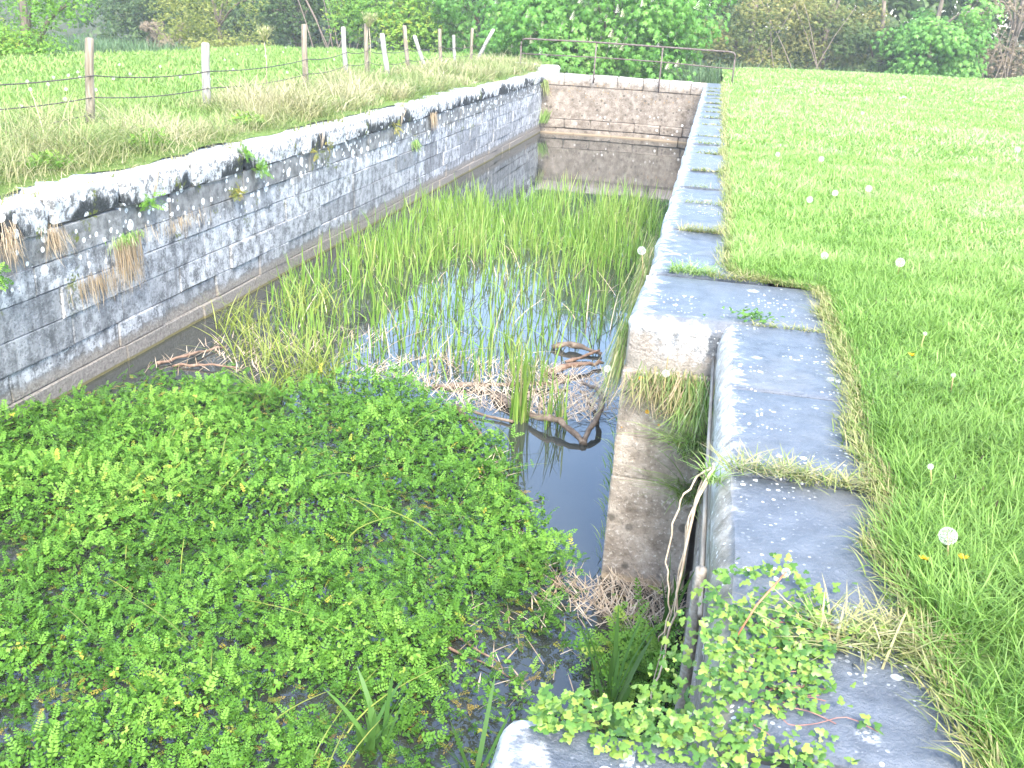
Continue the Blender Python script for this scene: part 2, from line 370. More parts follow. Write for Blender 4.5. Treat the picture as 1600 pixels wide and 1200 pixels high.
gx, gy = [-500, -7, 1, 500], [-400, -12, 32.4, 700]
V = [(x, y, -1.72) for y in gy for x in gx]; F = [(j*4+i, j*4+i+1, j*4+i+5, j*4+i+4) for j in range(3) for i in range(3) if (i, j) != (1, 1)]
tag(link('ground', mesh_np('ground', V, F), M_ground), kind='structure')
tag(link('lock_water', mesh_np('lock_water', [(-5.75, -6, WZ), (.1, -6, WZ), (.1, 31.6, WZ), (-5.75, 31.6, WZ)], [(0, 1, 2, 3)]), M_water), kind='structure')
tag(link('river', mesh_np('river', [(-60, 20, -1.66), (-17, 20, -1.66), (-17, 45.5, -1.66), (-60, 45.5, -1.66)], [(0, 1, 2, 3)]), M_water), kind='structure')

# ------------------------------------------------------------------ masonry
_bm = bmesh.new(); bmesh.ops.create_cube(_bm, size=2); bmesh.ops.bevel(_bm, geom=_bm.edges[:], offset=.1, segments=1, affect='EDGES')
_bm.verts.ensure_lookup_table(); BOXV = np.array([v.co[:] for v in _bm.verts]); BOXF = [[v.index for v in f.verts] for f in _bm.faces]; _bm.free()
def stone(parent, name, lo, hi, mat, bev=.015, jit=.0, yaw=0):
    lo, hi = np.array(lo, float), np.array(hi, float); c = (lo+hi)/2; h = (hi-lo)/2
    V = np.sign(BOXV)*(h - np.where(np.abs(BOXV) > .99, 0, bev)) + rng.normal(0, jit, BOXV.shape)
    me = bpy.data.meshes.new(name); me.from_pydata(V.tolist(), [], BOXF); me.materials.append(mat); me.update()
    o = bpy.data.objects.new(name, me); COL.objects.link(o); o.location = c - np.array(parent.location); o.rotation_euler.z = yaw; o.parent = parent; return o
def coping(parent, y0, y1, prof, mat, seg=6, shear=0., jit=.004, name='coping_stone'):
    P = np.array(prof, float); cen = P.mean(0); k = len(P); ee = .04 if mat is M_left else .015; ins = .035 if mat is M_left else .012; ys = [y0, y0+ee] + list(np.linspace(y0, y1, seg+1)[1:-1]) + [y1-ee, y1]
    dz = rng.normal(0, .012 if mat is M_left else .005); V = []; tilt = rng.normal(0, .004)
    for i, y in enumerate(ys):
        Q = P.copy()
        if i in (0, len(ys)-1): Q = cen+(Q-cen)*np.array([1-ins/max(np.ptp(P[:, 0]), .1)*2, 1-ins/np.ptp(P[:, 1])*2])
        Q = Q + rng.normal(0, jit, Q.shape); Q[:, 0] += shear*(y-8); Q[:, 1] += dz + tilt*(y-(y0+y1)/2)
        V += [(q[0], y, q[1]) for q in Q]
    F = []
    for i in range(len(ys)-1):
        for j in range(k): a, b_ = i*k+j, i*k+(j+1) % k; F.append((a, b_, b_+k, a+k))
    F.append(tuple(range(k))[::-1]); F.append(tuple((len(ys)-1)*k+j for j in range(k)))
    me = bpy.data.meshes.new(name); me.from_pydata(V, [], F); me.materials.append(mat)
    bmx = bmesh.new(); bmx.from_mesh(me); bmesh.ops.recalc_face_normals(bmx, faces=bmx.faces[:]); bmx.to_mesh(me); bmx.free()
    for p in me.polygons: p.use_smooth = len(p.vertices) == 4
    me.set_sharp_from_angle(angle=.6)
    o = link(name, me, None, parent); return o
def roundbox(parent, name, lo, hi, mat, bev, segs=4, noise=.006):
    bmx = bmesh.new(); bmesh.ops.create_cube(bmx, size=1); lo, hi = Vector(lo), Vector(hi)
    for v in bmx.verts: v.co = Vector([(lo[i]+hi[i])/2+v.co[i]*(hi[i]-lo[i]) for i in range(3)])
    bmesh.ops.bevel(bmx, geom=bmx.edges[:], offset=bev, segments=segs, affect='EDGES', profile=.5)
    for v in bmx.verts: v.co += Vector(rng.normal(0, noise, 3))
    me = bpy.data.meshes.new(name); bmx.to_mesh(me); bmx.free(); me.materials.append(mat)
    for p in me.polygons: p.use_smooth = True
    return link(name, me, None, parent)
def box(parent, name, lo, hi, mat):
    return stone(parent, name, lo, hi, mat, bev=.002)

# left chamber wall
LW = empty('lock_wall', (-5.8, 12, WZ), 'long grey limestone lock wall streaked black and white below the wire fence', 'wall')
box(LW, 'wall_core', (-6.5, -4, -2.3), (-5.625, 31.2, -.05), M_core)
y = -3.2
prof = [(-6.18, -.285), (-6.18, 0), (-5.66, 0), (-5.605, -.012), (-5.572, -.045), (-5.56, -.10), (-5.565, -.19), (-5.575, -.285)]
cuts = [-3.2, -1.9, -.6, .7, 1.9, 3.2, 4.5, 5.6, 6.45, 7.02, 8.05, 9.35, 10.55, 12.2]
while cuts[-1] < 29.5: cuts.append(cuts[-1]+U(1.0, 1.9))
cuts[-1] = 30.9
for a, b_ in zip(cuts[:-1], cuts[1:]): coping(LW, a+.018, b_-.018, prof, M_left, 6, jit=.007)
zs = [-.29, -.56, -.81, -1.09, -1.37, -1.62, -2.1]
for k in range(6):
    y = -3.0 + U(0, .6)
    while y < 30.7:
        y2 = min(y + U(.55, 1.35)*(1.2 if k > 2 else 1), 30.85)
        if y2 > 30.2: y2 = 30.85
        f = -5.60 + rng.normal(0, .009) + (.01 if k == 5 else 0) - (.0 if k else .0)
        stone(LW, 'stone', (-5.8, y+.004, zs[k+1]+.003), (f, y2-.004, zs[k]-.003), M_left, .007, .004); y = y2

# right wall: chamber side, gate recess and near block
RW = empty('lock_wall', (0, 5, WZ), 'lock wall topped by the slab path with a gate recess, beside the mown lawn', 'wall')
box(RW, 'wall_core', (-.02, 1.8, -2.3), (.55, 5.7, -.06), M_core)
box(RW, 'wall_core', (-.50, 5.55, -2.3), (.50, 15, -.06), M_core)
box(RW, 'wall_core', (-.56, 15.0, -2.3), (.4, 24, -.07), M_core)
box(RW, 'wall_core', (-.63, 24.0, -2.3), (.3, 31, -.065), M_core)
box(RW, 'wall_core', (-.50, -3, -2.3), (.55, 1.8, -.06), M_core)
pn = [(.72, -.30), (.72, 0), (.012, 0), (.0, -.003), (-.03, -.035), (-.05, -.075), (-.056, -.12), (-.05, -.30)]
nj = [1.92, 2.46, 3.465, 4.40, 5.50]
for a, b_ in zip(nj[:-1], nj[1:]): coping(RW, a+.008, b_-.008, pn, M_slab0, 8, jit=.004)
pf = [(.25, -.30), (.25, 0), (-.47, 0), (-.53, -.012), (-.565, -.045), (-.58, -.10), (-.575, -.30)]
fj = [6.55, 8.06, 9.45, 10.44, 11.70, 13.35, 14.55, 15.50, 17.36, 18.86, 20.15, 21.3, 22.5, 24.0, 25.3, 26.6, 27.9, 29.2, 30.6]
for a, b_ in zip(fj[:-1], fj[1:]): coping(RW, a+.014, b_-.014, pf, M_slab1, 6, shear=-.0075, jit=.008)
roundbox(RW, 'corner_stone', (-.585, 5.43, -.46), (.75, 6.53, 0.0), M_step, .10, 5, .008)
coping(RW, -1.2, .35, [(.72, -.30), (.72, 0), (-.45, 0), (-.51, -.03), (-.53, -.09), (-.53, -.30)], M_slab1, 6, jit=.005)
roundbox(RW, 'coping_stone', (-.55, .37, -.30), (.72, 1.90, .002), M_slab1, .05, 3, .004)
for z0, z1 in ((-.76, -.33), (-1.04, -.76), (-2.2, -1.04)): stone(RW, 'stone', (-.592, 5.41+rng.normal(0, .004), z0+.002), (-.065, 5.75, z1-.002), M_brown, .008, .003)
for k in range(6):                                   # courses
    z1, z0 = -.31 if k == 0 else zs[k], zs[k+1]
    y = 1.95
    while y < 5.4:
        y2 = min(y+U(.6, 1.1), 5.43); y2 = 5.43 if y2 > 5.1 else y2
        stone(RW, 'stone', (-.035+rng.normal(0, .004), y+.003, z0+.002), (.1, y2-.003, z1-.004), M_brown, .012, .002); y = y2
    y = 5.77
    while y < 30.5:
        y2 = min(y+U(.8, 1.6), 30.6); y2 = 30.6 if y2 > 30 else y2; s = -.0075*((y+y2)/2-8)
        stone(RW, 'stone', (-.565+s, y+.006, z0+.004), (-.3+s, y2-.006, z1-.004), M_left if k else M_brown, .012, .002, yaw=.0075); y = y2
    stone(RW, 'stone', (-.54, .4, z0+.004), (-.1, 1.88, z1-.004), M_brown, .014, .002)

# far end wall, slightly hollow in plan
EW = empty('lock_wall', (-3.1, 30.8, WZ), 'brown stone wall closing the far end of the lock under the railing', 'wall')
def ey(x): t = (x+5.7)/5.1; return 30.38 + .24*math.sin(math.pi*min(max(t, 0), 1))**1.0
def endrow(z0, z1, edges, name, proud=0., th=.45, bev=.02, mat=None):
    for a, b_ in zip(edges[:-1], edges[1:]):
        xm = (a+b_)/2; ya, yb = ey(a), ey(b_); yw = math.atan2(yb-ya, b_-a); L = math.hypot(b_-a, yb-ya); c = Vector((xm, (ya+yb)/2 + th/2 - proud, (z0+z1)/2))
        stone(EW, name, c-Vector((L/2-.006, th/2, (z1-z0)/2-.005)), c+Vector((L/2-.006, th/2, (z1-z0)/2-.005)), mat or M_end, bev, .006, yaw=yw)
endrow(-.36, 0.0, [-5.7, -5.0, -4.2, -3.35, -2.55, -1.75, -1.1, -.55], 'coping_stone', .0, .42)
endrow(-1.34, -.36, [-5.7, -4.45, -3.1, -1.85, -.55], 'stone', -.012, .5, .006)
endrow(-1.62, -1.34, [-5.7, -4.9, -4.1, -3.5, -2.7, -1.9, -1.2, -.55], 'stone', .05, .5, .03)
endrow(-2.2, -1.62, [-5.7, -4.6, -3.4, -2.2, -1.3, -.55], 'stone', .03, .5, .02)
for i, (x, yy, sx, sy) in enumerate([(-6.1, 31.3, .8, .5), (-5.75, 32.3, .6, .45), (-6.5, 32.2, .7, .5)]):
    o = stone(EW, 'slab', (x-sx/2, yy-sy/2, -.1), (x+sx/2, yy+sy/2, .09+.03*i), M_left if False else M_slab1, .03, .01, yaw=.3*i)

# ------------------------------------------------------------------ railing
M_rust = plainmat('rusty_pipe', [(.06, .042, .036), (.10, .075, .064), (.15, .13, .12)], 18, .75)
GR = empty('guard_rail', (-3.1, 30.2, 0), 'rusty pipe railing spanning the far end wall of the lock', 'railing')
yr = 30.33
top = [(-6.34, yr, .72), (-6.335, yr, .84), (-6.29, yr, .91), (-6.2, yr, .935), (-4.05, yr, .955), (-2.07, yr, .94), (-.1, yr, .92), (.0, yr, .90), (.045, yr, .84), (.05, yr, .72)]
tube('top_rail', top, .026, M_rust, GR, 8)
tube('middle_rail', [(-6.34, yr, .50), (-4.05, yr, .53), (-2.07, yr, .52), (.05, yr, .45)], .017, M_rust, GR, 8)
for x, zb in ((-6.34, -.1), (.05, -.05)): tube('post', [(x, yr, .74), (x, yr, zb)], .026, M_rust, GR, 8)
for x, zb in ((-4.05, -.22), (-2.07, -.36)):
    tube('post', [(x, yr, .93), (x, yr, -.05), (x, yr+.02, zb)], .024, M_rust, GR, 8)
    tube('bracket', [(x, yr, -.1), (x, ey(x)+.1, -.1)], .025, M_rust, GR, 6)

# ------------------------------------------------------------------ fence
M_post = plainmat('weathered_post_wood', [(.12, .095, .065), (.21, .175, .13), (.30, .26, .21)], 9, .9, (3, 3, .35), .6)
M_postg = plainmat('silver_grey_post_wood', [(.16, .15, .13), (.27, .255, .235), (.38, .36, .34)], 9, .9, (3, 3, .35), .6)
M_wire = plainmat('rusted_wire', [(.04, .034, .03), (.09, .078, .07)], 30, .7)
posts = [  # base x, y, top x, top z, radius, pale
 (-7.92, 11.06, -7.80, 1.06, .055, 0, 'sturdy brown fence post nearest the left edge, crossed by three wires'),
 (-7.77, 13.72, -7.72, .97, .062, 1, 'thick short grey fence post, second from the left edge'),
 (-7.84, 17.58, -7.84, 1.23, .055, 0, 'tall upright yellowish fence post behind the dried flower stalk'),
 (-8.45, 21.24, -8.51, 1.15, .055, 1, 'slim grey fence post just before the dried stalk with round head'),
 (-8.60, 22.97, -8.61, 1.22, .055, 0, 'fence post directly beside the dried stalk with round head'),
 (-7.93, 22.61, -8.09, 1.03, .062, 1, 'pale fence post leaning left, just past the dried stalk'),
 (-8.22, 25.05, -8.34, 1.19, .055, 0, 'tall fence post leaning slightly left in the middle of the row'),
 (-8.23, 26.74, -8.60, .93, .055, 1, 'short fence post leaning strongly left'),
 (-8.33, 28.49, -8.39, 1.10, .055, 0, 'upright fence post right of the strongly leaning one'),
 (-8.23, 29.71, -8.30, .93, .05, 1, 'short fence post, third from the far end of the row'),
 (-8.10, 31.10, -8.08, 1.13, .05, 0, 'upright fence post next to the one leaning right'),
 (-8.32, 32.50, -7.72, 1.13, .06, 1, 'grey fence post tilted far to the right at the row end')]
tops = []
for bx, by, tx, tz, r, pale, lab in posts:
    z0 = float(field_z(np.array([bx]), np.array([by]))[0])-.12
    pts = [(bx, by, z0), (bx+(tx-bx)*.33+.006, by, z0+(tz-z0)*.33), (bx+(tx-bx)*.7-.006, by, z0+(tz-z0)*.7), (tx, by, tz-.02), (tx, by, tz)]
    o = tube('fence_post', pts, np.array([r*1.05, r, r*.97, r*.95, r*.7]), M_postg if pale else M_post, None, 9)
    tag(o, lab, 'fence post', 'posts of the wire fence'); tops.append((bx, by, tx, tz))
def wire(label, hs, idx, first=None, sag=.05, barbs=True):
    P = [first] if first else []
    for k, i in enumerate(idx):
        bx, by, tx, tz = tops[i]; f = hs/tz; P.append((bx+(tx-bx)*f+.055, by, hs*(1 if tz > 1 else .92)))
    L = []
    for a, b_ in zip(P[:-1], P[1:]):
        for j in range(9): t = j/9; L.append((a[0]+(b_[0]-a[0])*t, a[1]+(b_[1]-a[1])*t, a[2]+(b_[2]-a[2])*t - sag*4*t*(1-t)))
    L.append(P[-1]); V, F = tube_np(L, .008, 4); A = [V]; B = [F]; n = len(V)
    d = 0
    for a, b_ in zip(L[:-1], L[1:]):
        a, b_ = np.array(a), np.array(b_); D = np.linalg.norm(b_-a); d += D
        m = int(D/.13)
        for q in range(m):
            c = a+(b_-a)*(q+.5)/m
            for _ in range(2):
                e = rng.normal(0, 1, 3); e *= .03/np.linalg.norm(e); v = np.array([c-e, c+e, c+np.array([0, 0, .007])]); A.append(v); B.append(np.array([[n, n+1, n+2]])); n += 3
    return tag(link('barbed_wire', mesh_np('barbed_wire', np.concatenate(A), np.concatenate(B)), M_wire), label, 'wire', 'wires of the fence')
wire('top strand of barbed wire strung along the fence posts', .62, range(12), (-8.35, 8.6, .60))
wire('middle strand of barbed wire, halfway up the fence posts', .36, range(12), (-8.35, 8.6, .33))
wire('low sagging wire reaching only the leftmost fence post', .16, [0], (-8.3, 8.6, -.02), .02)

# ------------------------------------------------------------------ leaf templates
def pinnate(pairs=7, Lf=.22, W=.5):
    parts = []
    V = np.array([(-.008, 0, 0), (.008, 0, 0), (.006, .5, .05), (-.006, .5, .05), (0, 1, -.04)]); parts.append((V, np.array([(0, 1, 2), (0, 2, 3), (3, 2, 4)])))
    for i in range(pairs):
        t = .2+.7*i/(pairs-1); L = Lf*(1.05-.55*abs(t-.42))*random.uniform(.85, 1.15); zz = .07*math.sin(math.pi*t)-.03*t
        for sg in (-1, 1):
            v, f = oval(L, L*W, .04, 1); parts.append((xf(v, -sg*random.uniform(.85, 1.25), random.uniform(-.1, .35), (0, t+random.uniform(-.02, .02), zz)), f))
    v, f = oval(.2, .12, .04, 1); parts.append((xf(v, 0, -.2, (0, .93, -.02)), f)); return combine(parts)
T_PIN = [pinnate(6, .24), pinnate(7, .22), pinnate(5, .27, .6)]
def palmate(n=6, L=1., W=.36, droop=-.45, spread=2.2):
    parts = []
    for i in range(n):
        a = (i/(n-1)-.5)*2*spread; l = L*(1-.3*abs(a)/spread); v, f = oval(l, l*W*1.1, .03, 1); parts.append((xf(v, a, droop), f))
    return combine(parts)
T_CHEST = [palmate(6), palmate(5, spread=2.0)]
def simple_cluster(n=5, L=.6, W=.6):
    parts = []
    for i in range(n):
        v, f = oval(L*random.uniform(.7, 1.1), L*W, .04, 1); parts.append((xf(v, 2*math.pi*i/n+random.uniform(-.4, .4), random.uniform(-.7, .4), (random.uniform(-.25, .25), random.uniform(-.25, .25), random.uniform(-.1, .2))), f))
    return combine(parts)
T_ROUND = [simple_cluster(6, .62, .75), simple_cluster(5, .75, .6)]
T_SIMPLE = [simple_cluster(5), simple_cluster(6), simple_cluster(4)]
def ivyleaf():
    pts = [(0, 0), (-.28, -.12), (-.5, .2), (-.24, .38), (-.32, .62), (0, 1.), (.32, .62), (.24, .38), (.5, .2), (.28, -.12)]
    V = np.array([(0, .3, .06)]+[(x, y, 0 if abs(x) < .01 else -.04) for x, y in pts]); F = np.array([(0, 1+(i+1) % 10, 1+i) for i in range(10)])
    return V, F, np.full(len(V), .5)
T_IVY = ivyleaf()

# ------------------------------------------------------------------ foliage materials
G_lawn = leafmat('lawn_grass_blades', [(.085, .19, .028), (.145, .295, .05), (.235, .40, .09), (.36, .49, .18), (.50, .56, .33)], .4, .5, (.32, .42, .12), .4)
G_edge = leafmat('lawn_edge_blades', [(.12, .21, .04), (.21, .28, .07), (.38, .35, .16), (.48, .42, .24)], .35, .55, (.46, .40, .22), .6)
G_dry = leafmat('dry_straw_grass', [(.11, .21, .045), (.19, .27, .075), (.32, .31, .15), (.50, .44, .29)], .35, .6, (.44, .38, .23), .55)
G_field = leafmat('field_grass_blades', [(.10, .20, .04), (.16, .29, .06), (.215, .35, .085), (.31, .39, .13)], .38, .5, (.30, .38, .13), .4)
G_cress = leafmat('watercress_leaf', [(.045, .12, .016), (.085, .215, .026), (.14, .305, .04), (.215, .375, .062), (.43, .40, .06)], .3, .55, spec=.2)
G_cressy = leafmat('watercress_old_leaf', [(.06, .10, .02), (.18, .20, .03), (.33, .28, .045), (.17, .10, .04)], .3, .5)
G_reed = leafmat('reed_blade', [(.07, .17, .022), (.115, .26, .034), (.17, .325, .05), (.25, .36, .08), (.42, .38, .18)], .3, .42, (.26, .28, .09), .35)
G_sedge = leafmat('sedge_blade', [(.12, .20, .03), (.19, .26, .04), (.29, .33, .06)], .35, .42, (.40, .36, .10), .4)
G_iris = leafmat('flag_iris_blade', [(.05, .13, .03), (.08, .18, .04), (.10, .22, .05)], .3, .4)
G_ivy = leafmat('ivy_leaf', [(.045, .12, .025), (.09, .20, .035), (.16, .28, .045), (.25, .35, .06)], .3, .4, spec=.4)
G_tuss = leafmat('tussock_blade', [(.07, .13, .03), (.13, .20, .05), (.20, .22, .07), (.34, .28, .15), (.44, .34, .24)], .3, .55, (.36, .26, .16), .4)
G_dead = leafmat('dead_reed_litter', [(.20, .15, .10), (.34, .26, .18), (.46, .37, .27), (.55, .47, .36)], .1, .8)
G_tan = leafmat('hanging_dead_grass', [(.24, .17, .10), (.38, .29, .19), (.52, .43, .32)], .25, .8)

# ------------------------------------------------------------------ lawn and field grass
def scat(x0, x1, y0, y1, n): return U(x0, x1, n), U(y0, y1, n)
acc = Acc()
def grass_band(acc, y0, y1, xr, dens, h, wd, seg, zf, xf0, seed, patch=.8):
    n = int((y1-y0)*xr*dens); y = U(y0, y1, n); x = xf0(y)+U(0, xr, n)
    v = .30*fbm(x, y, .9, seed)+.45*fbm(x, y, patch*4, seed+4)+.25*U(0, 1, n)
    keep = fbm(x, y, 3.5, seed+2) > U(.0, .55, n); x, y, v = x[keep], y[keep], v[keep]; n = len(x)
    tall = .6+.8*fbm(x, y, 1.3, seed+6); z = zf(x, y)-.01
    blades(acc, np.stack([x, y, z], 1), U(h*.45, h*1.15, n)*tall, U(wd*.7, wd*1.3, n), U(0, 6.283, n), U(.05, .75, n), U(.0, .9, n), seg, np.clip((v-.3)*1.4+.44*sstep(3, 11, y)-.10*sstep(.3, .7, fbm(x, y, .35, 55)), 0, 1))  # blades paler with distance: bright grazing sheen of the far lawn put into their colour
E0 = lambda y: lawn_edge(y)+.015
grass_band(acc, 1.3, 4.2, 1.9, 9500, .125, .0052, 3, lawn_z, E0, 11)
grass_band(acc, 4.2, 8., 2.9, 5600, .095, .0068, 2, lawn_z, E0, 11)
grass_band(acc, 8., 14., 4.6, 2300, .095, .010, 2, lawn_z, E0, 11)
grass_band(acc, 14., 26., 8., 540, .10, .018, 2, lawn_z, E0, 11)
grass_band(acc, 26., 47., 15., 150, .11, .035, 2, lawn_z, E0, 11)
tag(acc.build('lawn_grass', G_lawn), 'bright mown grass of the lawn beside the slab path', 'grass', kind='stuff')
acc = Acc()                                            # yellowed fringe along the slabs
for y0, y1, n, h in ((1.3, 6.55, 4800, .07), (6.55, 14, 3200, .07), (14, 31, 2200, .08)):
    y = U(y0, y1, n); x = lawn_edge(y)+rng.normal(.03, .035, n) - .05*sstep(.55, .8, vnoise(y, y*0, 4, 5))
    ok = x > -.25; x, y = x[ok], y[ok]; n = len(x)
    blades(acc, np.stack([x, y, np.full(n, .005)], 1), U(h*.5, h*1.3, n), U(.004, .007, n)*(1 if y0 < 14 else 2.5), math.pi+U(-1.9, 1.9, n), U(.0, 1.1, n), U(.1, .9, n), 3, np.clip(U(0, 1, n)**1.5*.75+.5*vnoise(x, y, 5, 2)-.15, 0, 1))
n = 170; x, y = scat(.75, 2.4, 2.2, 8, n); k = fbm(x, y, 1.1, 44) > .5; x, y = x[k], y[k]; n = len(x); acp = Acc()
blades(acp, np.stack([x, y, .07+U(0, .06, n)], 1), U(.018, .03, n), U(.006, .010, n), U(0, 6.283, n), U(0, .5, n), 0., 2, U(0, .35, n))
tag(acp.build('plantain_heads', leafmat('plantain_head', [(.045, .03, .02), (.10, .07, .05)], .1, .8)), 'small dark seed heads dotted in the lawn grass', 'seed heads', kind='stuff')
tag(acc.build('lawn_fringe', G_edge), 'yellowed grass fringe creeping over the path slabs', 'grass', kind='stuff')
acc = Acc()
grass_band(acc, 5., 16, 9, 330, .15, .016, 2, field_z, lambda y: -15.2+0*y, 21)
grass_band(acc, 16., 40, 10, 210, .16, .030, 2, field_z, lambda y: -16+0*y, 21)
tag(acc.build('field_grass', G_field), 'green pasture grass behind the wire fence', 'grass', kind='stuff')
acc = Acc()                                            # rough verge between fence and coping
def verge(n, x0, x1, y0, y1, h, wd, dry):
    x, y = scat(x0, x1, y0, y1, n); k = fbm(x, y, 1.3, 31) > U(.25, .58, n); x, y = x[k], y[k]; n = len(x)
    v = np.clip(fbm(x, y, 1.1, 40)*1.8-.55+U(-.15, .25, n)+dry, 0, 1); hh = h*(.12+1.6*fbm(x, y, 1.2, 33)**1.5)
    blades(acc, np.stack([x, y, field_z(x, y)-.02], 1), U(.5, 1.2, n)*hh, U(wd*.6, wd*1.4, n), U(0, 6.283, n), U(0, .6, n), U(.1, 1.1, n), 3, v)
verge(9000, -8.6, -5.85, 5.2, 13, .36, .009, -.02); verge(14000, -8.4, -5.9, 13, 22, .46, .013, .14); verge(9000, -8.4, -5.9, 22, 33, .44, .02, .2)
verge(5200, -7.0, -5.95, 5.4, 13, .60, .007, .18); verge(6500, -7.2, -5.95, 13, 31, .62, .013, .26)
verge(6200, -6.3, -5.66, 5.2, 30.5, .15, .010, .05)
tag(acc.build('verge_grass', G_dry), 'long straw-coloured grass along the coping under the fence', 'grass', kind='stuff')

# ------------------------------------------------------------------ water plants
cress_poly = [(-5.7, 6.3), (-5.3, 7.2), (-5.15, 7.75), (-4.6, 7.55), (-4.3, 7.75), (-3.7, 7.35), (-3.38, 8.0), (-2.94, 8.15), (-2.29, 7.75), (-1.61, 7.1), (-1.3, 6.4), (-1.1, 5.88), (-.87, 5.55), (-.72, 5.2), (-.95, 4.98), (-1.3, 4.9), (-1.33, 4.3), (-1.25, 3.9), (-1.2, 3.4), (-1.0, 3.1), (-.9, 2.2), (-5.7, 2.0)]
acc = Acc()
n = 40000; x, y = scat(-5.6, -.7, 2.75, 8.2, n); g = fbm(x, y, 1.7, 51)
k = (inpoly(x+rng.normal(0, .06, n), y+rng.normal(0, .06, n), cress_poly) & (g > U(.10, .43, n))) | ((x > -1.4) & (y < 5.1) & (fbm(x, y, 2.8, 58) > U(.44, .72, n)) & (U(0, 1, n) < .5))
hole = np.exp(-((x+2.69)/.22)**2-((y-5.57)/.12)**2)+np.exp(-((x+2.5)/.35)**2-((y-4.0)/.12)**2)+np.exp(-((x+1.9)/.3)**2-((y-3.7)/.2)**2)+np.exp(-((x+3.0)/.3)**2-((y-3.5)/.12)**2)
k &= hole < U(.3, 1, n); x, y, g = x[k], y[k], g[k]; n = len(x)
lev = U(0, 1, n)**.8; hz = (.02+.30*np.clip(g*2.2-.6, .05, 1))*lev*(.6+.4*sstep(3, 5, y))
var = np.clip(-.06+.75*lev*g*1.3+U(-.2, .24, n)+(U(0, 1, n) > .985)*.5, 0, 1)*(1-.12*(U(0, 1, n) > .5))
which = np.where(U(0, 1, n) < sstep(.25, .7, fbm(x, y, 1.1, 57))*.5, 3, rng.integers(0, 3, n))
for q in range(3):
    m = which == q; c = m.sum()
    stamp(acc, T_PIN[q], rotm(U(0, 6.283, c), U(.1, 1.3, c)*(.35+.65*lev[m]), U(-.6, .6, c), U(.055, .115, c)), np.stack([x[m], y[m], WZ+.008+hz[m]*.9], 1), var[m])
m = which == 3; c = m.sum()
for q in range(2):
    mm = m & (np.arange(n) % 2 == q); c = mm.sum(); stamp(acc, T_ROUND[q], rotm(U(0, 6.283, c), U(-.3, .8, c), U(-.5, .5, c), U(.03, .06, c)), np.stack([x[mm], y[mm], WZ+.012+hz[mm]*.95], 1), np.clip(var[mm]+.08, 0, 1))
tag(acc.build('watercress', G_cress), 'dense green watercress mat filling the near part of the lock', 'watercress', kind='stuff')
acc = Acc()                                            # flat yellowing leaves and floating bits
n = 5200; x, y = scat(-5.6, -.1, 2.2, 8.4, n); k = inpoly(x, y, cress_poly) | ((x > -1.45) & (x < -.35) & (y < 5.3) & (fbm(x, y, 2.5, 61) > .44)); k &= U(0, 1, n) < .85; x, y = x[k], y[k]; n = len(x)
for q in range(3):
    m = np.arange(n) % 3 == q; c = m.sum(); stamp(acc, T_PIN[q], rotm(U(0, 6.283, c), U(-.1, .3, c), U(-.3, .3, c), U(.05, .09, c)), np.stack([x[m], y[m], np.full(c, WZ+.015)+U(0, .03, c)], 1), np.clip(U(-.3, .9, c)+.25*(U(0, 1, c) > .8), 0, 1))
tag(acc.build('floating_leaves', G_cressy), 'yellowing leaves floating flat among the watercress', 'leaves', kind='stuff')
# reeds
acc = Acc()
reed_poly = [(-4.0, 8.5), (-4.9, 10), (-5.35, 11.2), (-5.2, 13.5), (-5.1, 16.4), (-4.6, 17.6), (-3.9, 16.8), (-3.5, 18.3), (-1.1, 18.9), (-.95, 16.3), (-1.0, 13.1), (-.95, 10.7), (-1.5, 9.4), (-2.1, 8.6), (-3.27, 8.4)]
n = 11500; x, y = scat(-5.4, -.85, 8.2, 19, n)
dens = .42+.55*sstep(12.2, 15, y) + .55*sstep(-3.4, -4.2, x) - .10*sstep(-3.2, -1.5, x)*sstep(13.5, 12, y) + .12*sstep(10., 9.4, y)
k = inpoly(x+rng.normal(0, .12, n), y+rng.normal(0, .15, n), reed_poly) & (U(0, 1, n) < dens*(2.3*np.clip(fbm(x, y, 1.7, 71)-.28, 0, 1)+.10)); x, y = x[k], y[k]; n = len(x)
gg = fbm(x, y, .8, 75)
blades(acc, np.stack([x, y, np.full(n, WZ-.02)], 1), U(.3, .75, n)*(.7+.5*gg)*(.66+.34*sstep(10.5, 14, y)), U(.012, .021, n), U(0, 6.283, n), U(0, .28, n), U(0, .22, n)+(U(0, 1, n) > .88)*U(.3, 1.3, n), 4, np.clip(gg*.7+U(0, .55, n)-.15, 0, 1))
n = 260; x, y = scat(-5, -1, 8.4, 18.5, n); k = inpoly(x, y, reed_poly); x, y = x[k], y[k]; n = len(x)
acr = Acc(); blades(acr, np.stack([x, y, np.full(n, WZ-.02)], 1), U(.2, .5, n), U(.008, .016, n), U(0, 6.283, n), U(.1, 1.4, n), U(0, 1., n), 4)
tag(acr.build('dead_reeds', G_dead), 'broken brown reed stems scattered among the green reeds', 'reeds', kind='stuff')
tag(acc.build('reeds', G_reed), 'green reeds standing in the shallow water of the lock chamber', 'reeds', kind='stuff')
def clump(name, label, cat, c, n, h, wd, spread, mat, lean=(.05, .5), curl=(.1, .9), group=None, az=None, down=1, seg=5, flat=1.):
    a = Acc(); r = spread*np.sqrt(U(0, 1, n)); th = U(0, 6.283, n); P = np.stack([c[0]+r*np.cos(th), c[1]+r*np.sin(th)*flat, np.full(n, c[2])], 1)
    A = U(0, 6.283, n) if az is None else az[0]+U(-az[1], az[1], n)
    blades(a, P, U(h*.5, h*1.1, n), U(wd*.7, wd*1.2, n), A, U(*lean, n), U(*curl, n), seg, None, down)
    return tag(a.build(name, mat), label, cat, group)
G = 'yellow-green sedge clumps'
